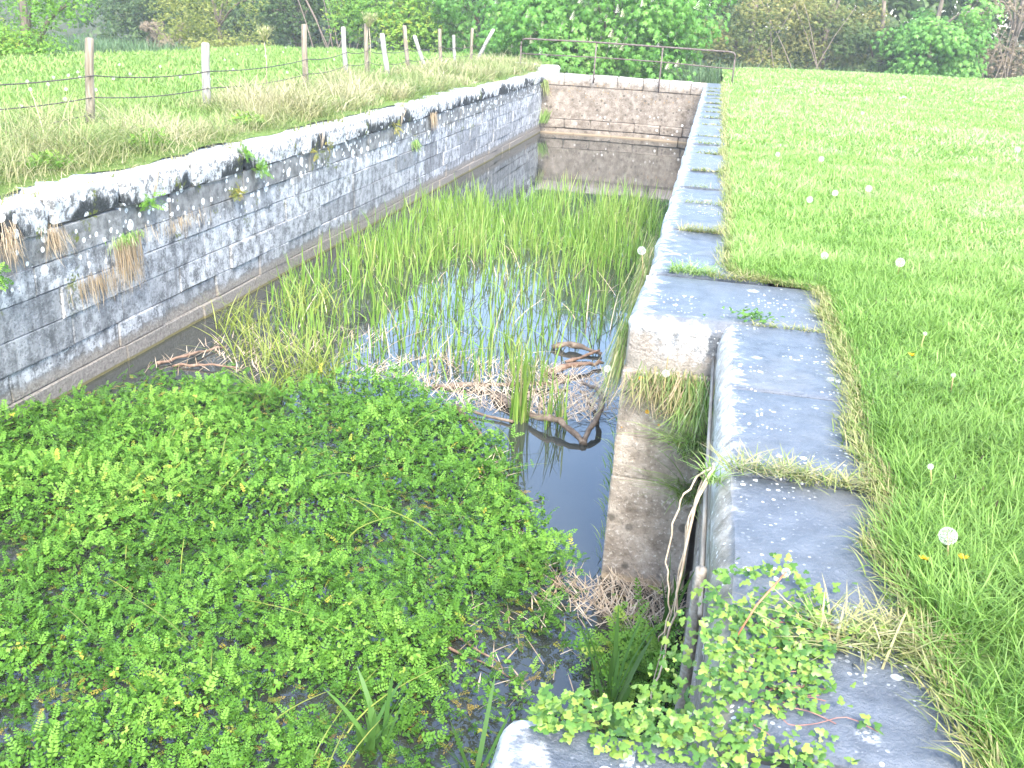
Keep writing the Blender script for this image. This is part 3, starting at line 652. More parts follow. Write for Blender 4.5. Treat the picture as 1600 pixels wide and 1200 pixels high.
clump('sedge_clump', 'large yellow-green sedge clump at the back edge of the watercress', 'sedge', (-3.75, 8.05, WZ-.02), 120, .58, .013, .3, G_sedge, group=G)
clump('sedge_clump', 'yellow-green sedge clump close to the fallen red sticks', 'sedge', (-4.45, 8.5, WZ-.02), 90, .5, .012, .34, G_sedge, group=G)
clump('sedge_clump', 'arching sedge clump at the foot of the grey wall', 'sedge', (-5.0, 9.3, WZ-.02), 90, .5, .012, .34, G_sedge, group=G)
clump('sedge_clump', 'small sedge clump in the watercress gap in front of the large one', 'sedge', (-3.85, 7.45, WZ-.02), 55, .5, .013, .14, G_sedge, group=G)
clump('sedge_clump', 'sedge clump among the reeds nearest the grey wall', 'sedge', (-4.5, 10.0, WZ-.02), 90, .6, .012, .36, G_sedge, group=G)
clump('reed_tuft', 'narrow tuft of broad reeds standing beside the drowned forked branch', 'reeds', (-1.62, 7.75, WZ-.02), 34, .85, .02, .10, G_reed, (0, .15), (0, .2))
clump('reed_tuft', 'sparse reeds growing out of the drowned forked branch', 'reeds', (-1.28, 7.75, WZ-.02), 26, .6, .016, .14, G_reed, (0, .2), (0, .3))
clump('reed_tuft', 'sparse reeds between the two floating bark-covered branches', 'reeds', (-1.75, 8.6, WZ-.02), 40, .6, .016, .25, G_reed, (0, .2), (0, .3))
clump('flag_iris', 'dark green flag iris blades in the recess below the ivy', 'iris', (-.37, 4.03, WZ-.02), 16, .75, .03, .07, G_iris, (0, .2), (0, .25))
clump('flag_iris', 'slender iris blades against the wall at the end of the dead litter', 'iris', (-.14, 4.85, WZ-.02), 14, .7, .022, .06, G_iris, (0, .2), (0, .3))
clump('flag_iris', 'stout iris clump in the watercress at the lower picture edge', 'iris', (-1.5, 3.55, WZ-.02), 15, .42, .032, .08, G_iris, (.1, .6), (0, .3))
clump('flag_iris', 'iris tuft beside the lichen-spotted stone corner', 'iris', (-.93, 3.45, WZ-.02), 10, .45, .025, .05, G_iris, (.1, .5), (0, .3))
acc = Acc()                                            # watercress in the recess
n = 330; x, y = rng.normal(-.3, .13, n), rng.normal(4.42, .22, n); x = np.clip(x, -.7, -.09); lev = U(0, 1, n)
for q in range(3):
    m = np.arange(n) % 3 == q; c = m.sum(); stamp(acc, T_PIN[q], rotm(U(0, 6.283, c), U(0, 1.1, c), U(-.4, .4, c), U(.09, .15, c)), np.stack([x[m], y[m], WZ+.01+.2*lev[m]], 1), np.clip(.2+.5*lev[m]+U(-.2, .2, c), 0, 1))
tag(acc.build('watercress_patch', G_cress), 'small watercress patch in the gate recess below the ivy', 'watercress', kind='stuff')
# yellow-green long blades lying over the cress
acc = Acc(); n = 75; x, y = scat(-5, -1.3, 2.8, 7.3, n)
blades(acc, np.stack([x, y, np.full(n, WZ+.06)], 1), U(.18, .42, n), U(.008, .014, n), U(0, 6.283, n), U(.3, .9, n), U(.3, 1.5, n), 6, U(0, 1, n))
tag(acc.build('loose_grass_blades', G_sedge), 'loose yellow-green grass blades lying over the watercress', 'grass', kind='stuff')

# dead litter rafts
def litter(name, label, poly, n, L, z=WZ, thick=.05):
    a = Acc(); xs_, ys_ = [p[0] for p in poly], [p[1] for p in poly]
    x, y = scat(min(xs_), max(xs_), min(ys_), max(ys_), n*3); k = inpoly(x, y, poly) & (fbm(x, y, 2.2, 81) > U(.15, .6, n*3)); x, y = x[k][:n], y[k][:n]; m = len(x)
    blades(a, np.stack([x, y, z+.008+U(0, thick, m)], 1), U(.04, .09, m), U(.005, .013, m), U(0, 6.283, m)*.5+U(-.6, .6, m), U(L*6, L*14, m), U(0, .5, m), 3, U(0, 1, m))
    return tag(a.build(name, G_dead), label, 'litter', kind='stuff')
litter('reed_litter', 'pale dead reed litter floating across the lock among the branches', [(-3.5, 8.2), (-2.9, 9.0), (-2.0, 9.1), (-.7, 9.3), (-.7, 8.1), (-1.1, 7.8), (-2.2, 7.75), (-2.9, 8.25)], 1300, .25)
litter('reed_litter', 'dead reed litter along the watercress edge facing the open water', [(-1.65, 7.0), (-1.35, 6.2), (-1.1, 5.6), (-.8, 5.25), (-.95, 5.0), (-1.2, 5.2), (-1.45, 6.0), (-1.75, 6.8)], 150, .2)
litter('reed_litter', 'brown dead reed raft jammed in the gate recess', [(-.95, 5.25), (-.6, 5.25), (-.1, 5.38), (-.08, 4.8), (-.5, 4.78), (-.9, 4.95)], 420, .18, WZ, .07)
litter('reed_litter', 'brown litter lying among the reeds near the grey wall', [(-5.3, 7.6), (-3.6, 8.0), (-3.4, 9.6), (-5.0, 9.2)], 300, .2)
litter('reed_litter', 'a few straws floating in the open water near the ivy', [(-1.4, 4.9), (-.6, 5), (-.5, 4.2), (-1.2, 3.8)], 45, .2, WZ, .02)

# branches
M_bark = plainmat('wet_bark', [(.06, .042, .028), (.14, .105, .075), (.25, .20, .15)], 14, .85, (1, 1, 1), 1.)
M_red = plainmat('stripped_red_wood', [(.10, .06, .038), (.20, .125, .085), (.30, .215, .155)], 16, .8, (1, 1, 1), .8)
def branch(label, pts, r, mat, twigs=()):
    P = smoothline([(a, b_, WZ+c) for a, b_, c in pts], 5, .007); rr = .78*np.linspace(r, r*.5, len(P))*(1+.3*U(-1, 1, len(P)))
    if not twigs: return tag(tube('fallen_branch', P, rr, mat, None, 7), label, 'branch', 'branches lying in the water')
    E_ = empty('fallen_branch', tuple(P[0]), label, 'branch', 'branches lying in the water'); tube('limb', P, rr, mat, E_, 7)
    for t in twigs:
        Q = smoothline([(a, b_, WZ+c) for a, b_, c in t], 5, .008); tube('side_limb', Q, np.linspace(r*.65, r*.3, len(Q))*(1+.3*U(-1, 1, len(Q))), mat, E_, 6)
    return E_
branch('short dark bark-covered branch lying farthest out by the right wall', [(-1.68, 9.83, .03), (-1.42, 9.86, .06), (-1.13, 9.77, .02)], .05, M_bark)
branch('reddish stick beside the farthest bark-covered branch', [(-1.46, 9.46, .0), (-1.16, 9.75, .08)], .026, M_red)
branch('straight reddish branch in open water before the farthest one', [(-1.62, 9.02, .0), (-1.32, 9.22, .07), (-1.08, 9.47, .03)], .045, M_red)
branch('long thin branch half sunk across the reed litter', [(-2.6, 8.3, .0), (-1.96, 8.46, .05), (-1.32, 8.78, .04)], .04, M_bark)
branch('thick forked branch rising from the water, bark peeling', [(-1.95, 8.23, .02), (-1.51, 7.76, .07), (-1.23, 7.64, .1), (-1.0, 7.42, .02)], .052, M_bark, [[(-1.0, 7.42, .02), (-.93, 7.95, .16), (-1.0, 8.4, .14), (-1.21, 8.8, .04)]])
branch('pale peeled stick poking out at the watercress corner', [(-2.19, 7.76, .05), (-1.84, 7.29, .02)], .035, M_red)
branch('low branch lying behind the pale peeled stick', [(-2.34, 7.82, .03), (-1.66, 7.66, .03)], .03, M_bark)
branch('reddish stick pointing at the grey wall beside the watercress', [(-5.26, 7.92, .02), (-5.06, 8.23, .05), (-4.93, 8.7, .0)], .024, M_red)
branch('reddish stick lying level at the back of the watercress', [(-5.12, 7.97, .01), (-4.8, 8.02, .04), (-4.53, 8.13, .0)], .021, M_red)
branch('yellowish cut reed stems floating below the open water', [(-1.4, 4.55, .03), (-1.0, 4.3, .03)], .012, M_red, [[(-1.38, 4.42, .03), (-.95, 4.24, .02)]])

# ------------------------------------------------------------------ recess: timber, post, stems
M_tim = plainmat('bleached_timber', [(.16, .14, .11), (.28, .25, .20), (.38, .35, .30)], 12, .85, (4, .4, 4), .6)
TB = tag(link('timber_batten', mesh_np('timber_batten', *tube_np([(-.075, 2.75, -.20), (-.078, 3.6, -.19), (-.075, 4.5, -.20), (-.074, 5.4, -.19)], .010, 4)), M_tim), 'bleached timber batten fixed along the recess wall under the slabs', 'timber')
PO = empty('timber_post', (-.14, 2.93, WZ), 'stubby bleached timber post against the recess wall above the ivy', 'post')
tube('shaft', [(-.085, 2.93, WZ-.1), (-.085, 2.93, -.16), (-.085, 2.93, -.13)], np.array([.024, .022, .019]), M_tim, PO, 6)
M_stem = plainmat('dry_pale_stem', [(.22, .17, .11), (.34, .28, .20), (.46, .40, .30)], 20, .8)
VI = empty('dead_creeper', (-.12, 3.4, -.1), 'bleached dead creeper stems hanging down the recess wall', 'creeper')
for L, r in (([(-.08, 3.42, .02), (-.14, 3.36, -.02), (-.19, 3.3, -.14), (-.2, 3.22, -.3), (-.17, 3.16, -.44), (-.19, 3.14, -.6)], .005), ([(-.07, 3.44, .03), (-.12, 3.32, -.1), (-.145, 3.2, -.35), (-.165, 3.1, -.62), (-.2, 3.02, -.78)], .007),
             ([(-.08, 3.40, .02), (-.13, 3.32, -.1), (-.15, 3.22, -.33), (-.15, 3.12, -.5)], .004), ([(-.1, 3.42, .0), (-.14, 3.35, -.2), (-.15, 3.3, -.5), (-.2, 3.25, -.9)], .004)):
    P = smoothline(L, 5, .004); tube('stem', P, np.linspace(r, r*.6, len(P)), M_stem, VI, 5)

# ------------------------------------------------------------------ ivy
IV = empty('ivy', (.0, 2.2, 0), 'light green ivy sprawling over the nearest slab and its corner', 'ivy')
acc = Acc(); n = 0
ivp = [(-.47, 1.98), (-.48, 1.82), (-.30, 1.78), (-.1, 1.80), (.03, 1.78), (.2, 1.86), (.24, 2.0), (.2, 2.12), (.26, 2.2), (.26, 2.46), (.27, 2.56), (.17, 2.78), (.03, 2.72), (-.12, 2.62), (-.2, 2.3), (-.26, 2.05)]
x, y = scat(-.5, .3, 1.75, 2.8, 5200); k = inpoly(x, y, ivp) & (fbm(x, y, 5, 91) > U(.25, .52, 5200)); bare = np.exp(-((x+.02)/.07)**2-((y-2.0)/.05)**2)+np.exp(-((x-.16)/.06)**2-((y-2.02)/.07)**2)
k &= bare < U(.25, 1, 5200); x, y = x[k][:1800], y[k][:1800]; m = len(x)
z = .015+U(0, 1, m)**1.5*.05*sstep(0, .5, fbm(x, y, 4, 92)); over = (x < -.08) & (y > 1.95); z = np.where(over, -U(.0, .55, m)**1.0, z)
nn = np.stack([rng.normal(-.1, .4, m), rng.normal(-.35, .4, m), np.ones(m)], 1); nn[over] += np.array([-.5, -.3, -.2])
stamp(acc, T_IVY, frames(nn, rng.normal(0, 1, (m, 3)), U(.011, .030, m)), np.stack([x, y, z], 1), U(0, 1, m))
m = 330; a = U(0, 1, m); x = -.5+.45*a+rng.normal(0, .02, m); z = U(-.35, .03, m); y = 1.93+U(0, .05, m)   # over the block's edge
stamp(acc, T_IVY, frames(np.stack([rng.normal(0, .3, m), np.full(m, -.2)+rng.normal(0, .3, m), np.ones(m)], 1), rng.normal(0, 1, (m, 3)), U(.014, .03, m)), np.stack([x, y, z], 1), U(0, 1, m))
for x0, y0, x1, y1, c in ((.1, 2.3, .42, 2.5, 26), (.15, 2.55, .36, 2.72, 14), (.1, 1.9, .3, 1.86, 24), (.2, 2.2, .33, 2.05, 18)):
    t = U(0, 1, c); x = x0+(x1-x0)*t+rng.normal(0, .02, c); y = y0+(y1-y0)*t+rng.normal(0, .02, c)
    stamp(acc, T_IVY, frames(np.stack([rng.normal(0, .4, c), rng.normal(-.3, .4, c), np.ones(c)], 1), rng.normal(0, 1, (c, 3)), U(.013, .026, c)), np.stack([x, y, U(.012, .05, c)], 1), U(0, 1, c))
acc.build('foliage', G_ivy, IV)['kind'] = 'stuff'
M_istem = plainmat('ivy_stem', [(.16, .07, .06), (.30, .16, .12)], 20, .7)
for i in range(16):
    a = (U(.0, .12), U(1.95, 2.5)); th = U(-.7, .7); L = [(a[0]+math.cos(th)*t*.2+rng.normal(0, .015), a[1]+math.sin(th)*t*.2+rng.normal(0, .015), .006+.012*abs(math.sin(3*t+i))) for t in np.linspace(0, 1, 5)]
    tube('stem', smoothline(L, 3), .0016, M_istem, IV, 4)

# ------------------------------------------------------------------ tufts on the slabs and walls
G = 'grass tufts in the slab joints'
def joint(label, x0, x1, yy, n, h, mat, dy=.03, g=G, wd=.006):
    a = Acc(); x = U(x0, x1, n); y = yy+rng.normal(0, dy, n)
    blades(a, np.stack([x, y, np.full(n, .0)], 1), U(h*.4, h*1.2, n), U(wd*.6, wd*1.3, n), U(0, 6.283, n), U(.3, 1.6, n), U(.2, 1., n), 4, U(0, 1, n)); return tag(a.build('joint_grass', mat), label, 'grass tuft', g)
joint('bleached dry grass in the joint between the two largest near slabs', -.02, .28, 3.49, 230, .085, G_dry, .022)
joint('green and yellow grass filling the lawn end of that same joint', .25, .56, 3.47, 260, .07, G_edge, .03)
joint('mixed grass crossing the path between the ivy and the lawn', .22, .56, 2.44, 420, .10, G_edge, .045)
joint('green grass strip in the joint behind the large corner slab', -.42, -.12, 6.60, 240, .10, G_lawn, .03)
joint('yellowish grass in the joint where corner slab meets lawn', -.14, .60, 6.55, 420, .075, G_edge, .03)
joint('thin dry grass in the joint in front of the corner slab', .12, .56, 5.49, 120, .045, G_edge, .015)
for i, yy in enumerate(fj[1:-2]):
    joint(['grassy joint across the path, first beyond the corner slab', 'thin grass in the second joint beyond the corner slab'][i] if i < 2 else 'thin dry grass in a distant joint of the slab path', -.42-.0075*(yy-8), -.08-.0075*(yy-8), yy, [220, 90][i] if i < 2 else 60, [.09, .05][i] if i < 2 else .06, [G_edge, G_edge, G_dry][i % 3], .02, G if i < 2 else 'distant joint grass on the slab path', .006 if i < 3 else .014)
clump('grass_tuft', 'green spiky tuft on the slab edge above the bleached creeper', 'grass tuft', (-.07, 3.40, -.03), 55, .11, .006, .035, G_lawn, (.2, 1.), (.1, .8))
def wallgrass(label, c, n, h, sp, mat, az, name='wall_grass', zsp=.03, down=-1, wd=.007, lean=(.1, .5), curl=(-.1, .2)):
    a = Acc(); P = np.stack([c[0]+rng.normal(0, sp[0], n), c[1]+rng.normal(0, sp[1], n), c[2]+rng.normal(0, zsp, n)], 1)
    blades(a, P, U(h*.4, h*1.1, n), U(wd*.6, wd*1.3, n), az+U(-1.3, 1.3, n), U(*lean, n), U(*curl, n), 4, None, down); return tag(a.build(name, mat), label, 'grass tuft', 'plants growing on the lock walls')
wallgrass('thick grass tussock hanging below the white corner slab', (-.28, 5.355, -.33), 460, .21, (.13, .025), G_tuss, -1.57, lean=(.3, .9), curl=(0, .4))
wallgrass('green skirt of grass in the shaded recess corner', (-.14, 5.34, -.36), 260, .32, (.05, .03), G_lawn, -1.8, lean=(.2, .7), curl=(0, .4))
wallgrass('leafy weeds sprouting from the recess corner below the tussock', (-.13, 5.3, -.75), 200, .30, (.05, .05), G_lawn, -2.0, down=1, lean=(.3, 1.2), curl=(.2, 1.))
wallgrass('low weeds in the recess corner near the water', (-.11, 5.28, -1.05), 160, .26, (.04, .05), G_field, -2.0, down=1, lean=(.3, 1.1), curl=(.2, 1.))
wallgrass('dry grass hanging down the right chamber wall past the corner', (-.62, 5.9, -.25), 260, .38, (.03, .25), G_dry, 3.14, lean=(.1, .4))
wallgrass('dry grass fringe hanging from the path edge farther along', (-.63, 7.6, -.2), 260, .30, (.03, .6), G_dry, 3.14, lean=(.1, .5))
wallgrass('sparse weeds hanging by the water below the corner slab', (-.61, 5.75, -1.3), 130, .14, (.015, .18), G_field, 3.14, zsp=.3, down=1, lean=(.1, .5), curl=(.1, .7))
wallgrass('long tan beard of dead grass hanging on the grey wall', (-5.55, 8.06, -.60), 260, .48, (.02, .11), G_tan, 0, wd=.004, lean=(.0, .3), curl=(-.2, .15))
wallgrass('mossy green cap above the tan beard of dead grass', (-5.56, 8.06, -.56), 220, .09, (.02, .12), G_lawn, 0, zsp=.025, lean=(.2, .6))
wallgrass('tan dead grass hanging low on the wall beside the beard', (-5.57, 7.55, -.82), 190, .26, (.015, .2), G_tan, 0, wd=.004, zsp=.035, lean=(0, .35), curl=(-.2, .15))
wallgrass('thin tan grass strip hanging above and past the beard', (-5.57, 8.95, -.57), 150, .16, (.015, .3), G_tan, 0, wd=.004, zsp=.035, lean=(0, .35), curl=(-.2, .15))
wallgrass('tan grass hanging at the coping gap near the left picture edge', (-5.56, 7.03, -.30), 150, .20, (.02, .06), G_tan, 0, wd=.004, zsp=.05, lean=(.05, .6))
wallgrass('tan grass hanging at the leftmost coping joint', (-5.56, 6.5, -.22), 160, .24, (.02, .05), G_tan, 0, wd=.004, zsp=.06, lean=(.05, .6))
wallgrass('small tan tuft hanging from the far wall coping', (-5.56, 18.3, -.25), 90, .3, (.02, .1), G_tan, 0, wd=.012, lean=(.05, .3))
wallgrass('green weed tuft midway along the far grey wall', (-5.56, 17.2, -.66), 90, .16, (.02, .08), G_lawn, 0, wd=.014, lean=(.2, .9))
wallgrass('dry grass sprig in the far left corner of the lock', (-5.5, 30.2, -.25), 90, .45, (.05, .08), G_dry, 0, wd=.025, lean=(.1, .4))
wallgrass('low green growth at the foot of the far left corner', (-5.5, 30.2, -1.45), 90, .4, (.06, .12), G_lawn, 0, wd=.03, down=1, lean=(.1, .6))
for i, y_ in enumerate(cuts[8:18]): wallgrass('sparse grass sprouting from a joint of the left wall coping', (-5.66, y_, -.02), 26, .10, (.06, .012), G_edge, 0, zsp=.02, down=1, wd=.006 if y_ < 12 else .012, lean=(.1, .8))
def rosette(label, c, n, L, mat, name='wall_fern', up_=.2):
    a = Acc(); m = n; nn = np.stack([np.full(m, .7)+rng.normal(0, .3, m), rng.normal(0, .5, m), np.full(m, .5)+rng.normal(0, .3, m)], 1); yd = np.stack([U(0, .8, m), rng.normal(0, 1, m), rng.normal(up_, .8, m)], 1)
    stamp(a, T_PIN[1], frames(nn, yd, U(L*.6, L*1.1, m)), np.array(c)+rng.normal(0, .025, (m, 3)), U(0, .8, m)); return tag(a.build(name, mat), label, 'fern', 'plants growing on the lock walls')
rosette('leafy green rosette with bare stalks rooted under the coping', (-5.53, 8.45, -.29), 34, .12, G_cress)
rosette('bushy green fern hanging over the coping edge', (-5.54, 10.48, -.06), 34, .11, G_cress)
rosette('second green fern just below the coping fern', (-5.52, 10.8, -.28), 36, .13, G_cress)
rosette('yellow-green leafy clump two courses down the wall', (-5.53, 10.25, -.49), 44, .09, G_cressy)
rosette('small light green fern at the left picture edge', (-5.53, 6.25, -.5), 16, .16, G_cress)
for y_, z_ in ((12.6, -.3), (13.0, -.27), (16.0, -.3)): rosette('small weed growing under the coping of the far grey wall', (-5.53, y_, z_), 12, .15, G_cressy)
def stalks(label, c, n, h, sp=.05):
    E_ = empty('dry_stalks', c, label, 'dry stalks', 'plants growing on the lock walls')
    for i in range(n):
        a = U(-.35, .35); tube('stalk', [c, (c[0]+.03, c[1]+a*h*.5, c[2]+h*.5), (c[0]+.04+rng.normal(0, .02), c[1]+a*h+rng.normal(0, sp), c[2]+h*U(.8, 1.1))], np.array([.005, .004, .003]), M_stem, E_, 4)
stalks('three bare dry stalks rising from the green rosette', (-5.52, 8.5, -.27), 3, .28)
stalks('bundle of dry stalks against the coping farther along', (-5.52, 12.7, -.3), 6, .32); stalks('dry stalks at the coping gap by the weeds', (-5.52, 16.2, -.32), 6, .35)
acc = Acc(); n = 90; x, y = rng.normal(.12, .075, n), rng.normal(5.56, .035, n)
stamp(acc, T_IVY, frames(np.stack([rng.normal(0, .4, n), rng.normal(-.2, .4, n), np.ones(n)], 1), rng.normal(0, 1, (n, 3)), U(.018, .032, n)), np.stack([x, y, U(.01, .07, n)], 1), U(0, .5, n))
tag(acc.build('clover_foliage', G_ivy), 'low leafy clover patch on the joint before the corner slab', 'clover', kind='stuff')

def weed(label, x, y, h, n):
    n *= 2
    a = Acc(); z0 = float(field_z(np.array([x]), np.array([y]))[0]); t = U(0, 1, n); r = .22*np.sqrt(U(0, 1, n)); th = U(0, 6.283, n)
    P = np.stack([x+r*np.cos(th)*.8, y+r*np.sin(th)*1.5, z0+t*h*(1-.6*r/.22)], 1)
    stamp(a, T_PIN[2], rotm(U(0, 6.283, n), U(-.3, .9, n), U(-.5, .5, n), U(.045, .09, n)), P, np.clip(.2+.5*t+U(-.1, .2, n), 0, 1)); return tag(a.build('weed_clump', G_cress), label, 'weeds', 'leafy weeds on the verge')
weed('large dark leafy weed clump on the verge above the rosette', -6.15, 9.5, .25, 170); weed('leafy weed clump on the verge behind the coping fern', -6.2, 11.9, .22, 150); weed('low leafy weeds on the verge near the left picture edge', -6.2, 7.9, .15, 120); weed('leafy weed clump on the verge farther along the coping', -6.3, 15.2, .2, 120); weed('small far weed clump on the verge before the railing', -6.3, 20.5, .22, 100)

# ------------------------------------------------------------------ dandelion clocks
M_clock = leafmat('dandelion_down', [(.80, .80, .76), (.88, .88, .85)], .4, .9)
M_dst = plainmat('dandelion_stalk', [(.30, .30, .10), (.34, .22, .12)], 20, .6)
def clock_mesh():
    V, F = [], []; n = 90
    for i in range(n):
        zz = 1-2*(i+.5)/n; r = math.sqrt(1-zz*zz); t = i*2.39996; d = np.array([r*math.cos(t), r*math.sin(t), zz]); a = np.cross(d, [.3, .5, .8]); a /= np.linalg.norm(a); b_ = np.cross(d, a); k = len(V)
        V += [d*.15, d*.8-a*.015, d*.8+a*.015]; F.append((k, k+1, k+2))
        for q in range(5):
            an = q*1.2566+i; e = a*math.cos(an)+b_*math.sin(an); e2 = a*math.cos(an+.35)+b_*math.sin(an+.35); k = len(V); V += [d*.8, d+e*.17, d+e2*.12+e*.05]; F.append((k, k+1, k+2))
    return mesh_np('head', V, F, np.full(len(V), .5), np.full(len(V), .5))
ME_clock = clock_mesh(); ME_clock.materials.append(M_clock)
def clock(label, x, y, z0, h, r, lean=(0, 0), group='dandelion clocks on the lawn', mat=None):
    E_ = empty('dandelion_clock', (x, y, z0), label, 'dandelion', group); tp = (x+lean[0], y+lean[1], z0+h)
    tube('stalk', [(x, y, z0), (x+lean[0]*.4, y+lean[1]*.4, z0+h*.55), tp], .0028 if r < .05 else .003, mat or M_dst, E_, 5)
    o = bpy.data.objects.new('head', ME_clock); COL.objects.link(o); o.parent = E_; o.location = (lean[0], lean[1], h); o.scale = (r, r, r); o.rotation_euler = tuple(U(0, 3, 3)); return E_
clock('largest white dandelion clock on the lawn beside the nearest slabs', .66, 2.86, .03, .13, .028, (-.02, .0))
for lab, x, y, r in (('dandelion clock on the lawn level with the corner slab, farther out', 1.14, 6.96, .032), ('dandelion clock on the lawn just past the corner slab', .63, 6.94, .026), ('dandelion clock nearest the path beyond the corner slab', .71, 9.37, .03), ('middle one of three dandelion clocks on the open lawn', .99, 9.91, .03), ('outermost of three dandelion clocks on the open lawn', 1.37, 10.41, .034),
                     ('lone dandelion clock farther up the lawn', 1.09, 12.62, .035), ('dandelion clock close to the distant path edge', .57, 12.73, .03), ('dandelion clock at the right picture edge of the lawn', 4.15, 15.7, .045)):
    clock(lab, x, y, .04, .10, r)
for x, y in ((4.48, 27.9), (4.3, 27.3), (2.6, 21), (5.5, 33)): clock('small far dandelion clock dotted over the upper lawn', x, y, .04, .09, .033, group='far dandelion clocks')
for x, y in ((.98, 5.19), (1.01, 4.56), (.72, 3.45)): clock('small spent dandelion head on a stalk near the slabs', x, y, .03, .11, .011, (rng.normal(0, .02), rng.normal(0, .02)), 'spent dandelion heads')
clock('white dandelion clock in front of the hanging tussock', -.33, 5.28, -.35, .22, .026, (0, -.04), 'dandelion clocks on the walls')
clock('lower dandelion clock below the hanging tussock', -.33, 5.26, -.5, .24, .022, (0, -.04), 'dandelion clocks on the walls')
clock('dandelion clock beside the water left of the recess face', -.66, 5.45, -.6, .25, .022, (-.02, -.02), 'dandelion clocks on the walls')
clock('dandelion clock on the path edge beyond the corner slab', -.6, 6.7, -.1, .2, .03, (-.03, 0), 'dandelion clocks on the walls')
M_redst = plainmat('red_stalk', [(.28, .10, .05), (.36, .16, .08)], 20, .6)
clock('dandelion bud on a long red stalk leaning over the ivy', .0, 2.30, .03, .17, .012, (.12, .12), 'dandelion clocks on the walls', M_redst)
for i in range(34):
    y = U(9.5, 30); x = U(-8.3-.22*y, -8.6); x = max(x, -14.5); clock('white dandelion clock dotted over the pasture behind the fence', x, y, float(field_z(np.array([x]), np.array([y]))[0]), .17, .026, group='dandelion clocks in the pasture')
M_yel = leafmat('dandelion_yellow', [(.65, .42, .01), (.75, .50, .02)], .2, .7)
def yellow(label, x, y, r):
    a = Acc(); n = 40; blades(a, np.tile(np.array([[x, y, .12]]), (n, 1)), U(r*.8, r*1.1, n), r*.3, U(0, 6.283, n), U(.4, 2.2, n), 0., 2); tag(a.build('yellow_flower', M_yel), label, 'flower', 'yellow flowers in the lawn')
yellow('yellow dandelion bud just below the largest white clock', .68, 2.80, .012); yellow('yellow dandelion bud left of the largest white clock', .56, 2.76, .010); yellow('yellow flower in the lawn level with the dry joint grass', .87, 4.85, .012)

# dried flower stalks by the fence
def hogweed(label, x, y, h, s):
    z0 = float(field_z(np.array([x]), np.array([y]))[0]); E_ = empty('dried_flower_stalk', (x, y, z0), label, 'dried stalk', 'dried umbels by the fence')
    tube('stalk', [(x, y, z0-.05), (x+.02, y, z0+h*.5), (x-.01, y, z0+h*.8)], np.array([.012, .01, .007]), M_stem, E_, 5); a = Acc(); n = 90; th = U(0, 6.283, n); c = np.array([x-.01, y, z0+h*.8])
    blades(a, np.tile(c, (n, 1)), U(h*.12, h*.24, n), .006*s, th, U(.1, .9, n), 0., 2, U(.3, 1, n)); b_ = U(.12, .24, 220)*h; th = U(0, 6.283, 220); ln = U(0, .9, 220)
    P = np.stack([c[0]+np.cos(th)*b_*ln, c[1]+np.sin(th)*b_*ln, c[2]+b_], 1); blades(a, P, .04*s, .012*s, U(0, 6.283, 220), U(-1, 1, 220), 0., 1, U(.3, 1, 220)); a.build('flower_head', G_dry, E_)
hogweed('dried umbel stalk in front of the tall yellowish fence post', -8.3, 16.9, 1.05, 1.5); hogweed('dried umbel stalk with round head beside the clustered posts', -8.5, 22.9, 1.3, 1.8); hogweed('short dried umbel stalk at the left picture edge', -8.6, 10.0, .7, 1.2)

# ------------------------------------------------------------------ trees
M_trunk = plainmat('tree_bark', [(.07, .055, .04), (.16, .13, .10), (.24, .20, .16)], 6, .95, (2, 2, .4), .8)
M_twig = plainmat('grey_brown_twigs', [(.16, .12, .09), (.28, .23, .18)], 6, .95)
LM = {
 'chest': leafmat('chestnut_leaf', [(.055, .165, .024), (.09, .25, .036), (.14, .32, .055), (.21, .38, .08)], .35, .42),
 'green': leafmat('maple_leaf', [(.07, .17, .02), (.12, .27, .03), (.19, .34, .035), (.34, .36, .04)], .35, .5),
 'yellow': leafmat('hawthorn_leaf', [(.10, .15, .03), (.18, .22, .045), (.26, .28, .07), (.34, .32, .11)], .35, .5),
 'dark': leafmat('dark_woodland_leaf', [(.03, .07, .02), (.05, .10, .025), (.08, .14, .035), (.13, .16, .05)], .3, .5),
 'olive': leafmat('olive_thicket_leaf', [(.07, .11, .025), (.12, .16, .04), (.20, .21, .055), (.28, .23, .08)], .3, .55),
 'teal': leafmat('bank_sedge', [(.06, .13, .05), (.10, .19, .08), (.16, .24, .11)], .3, .5),
 'brown': leafmat('dry_brown_leaf', [(.13, .10, .06), (.22, .17, .11), (.30, .25, .17)], .25, .6)}
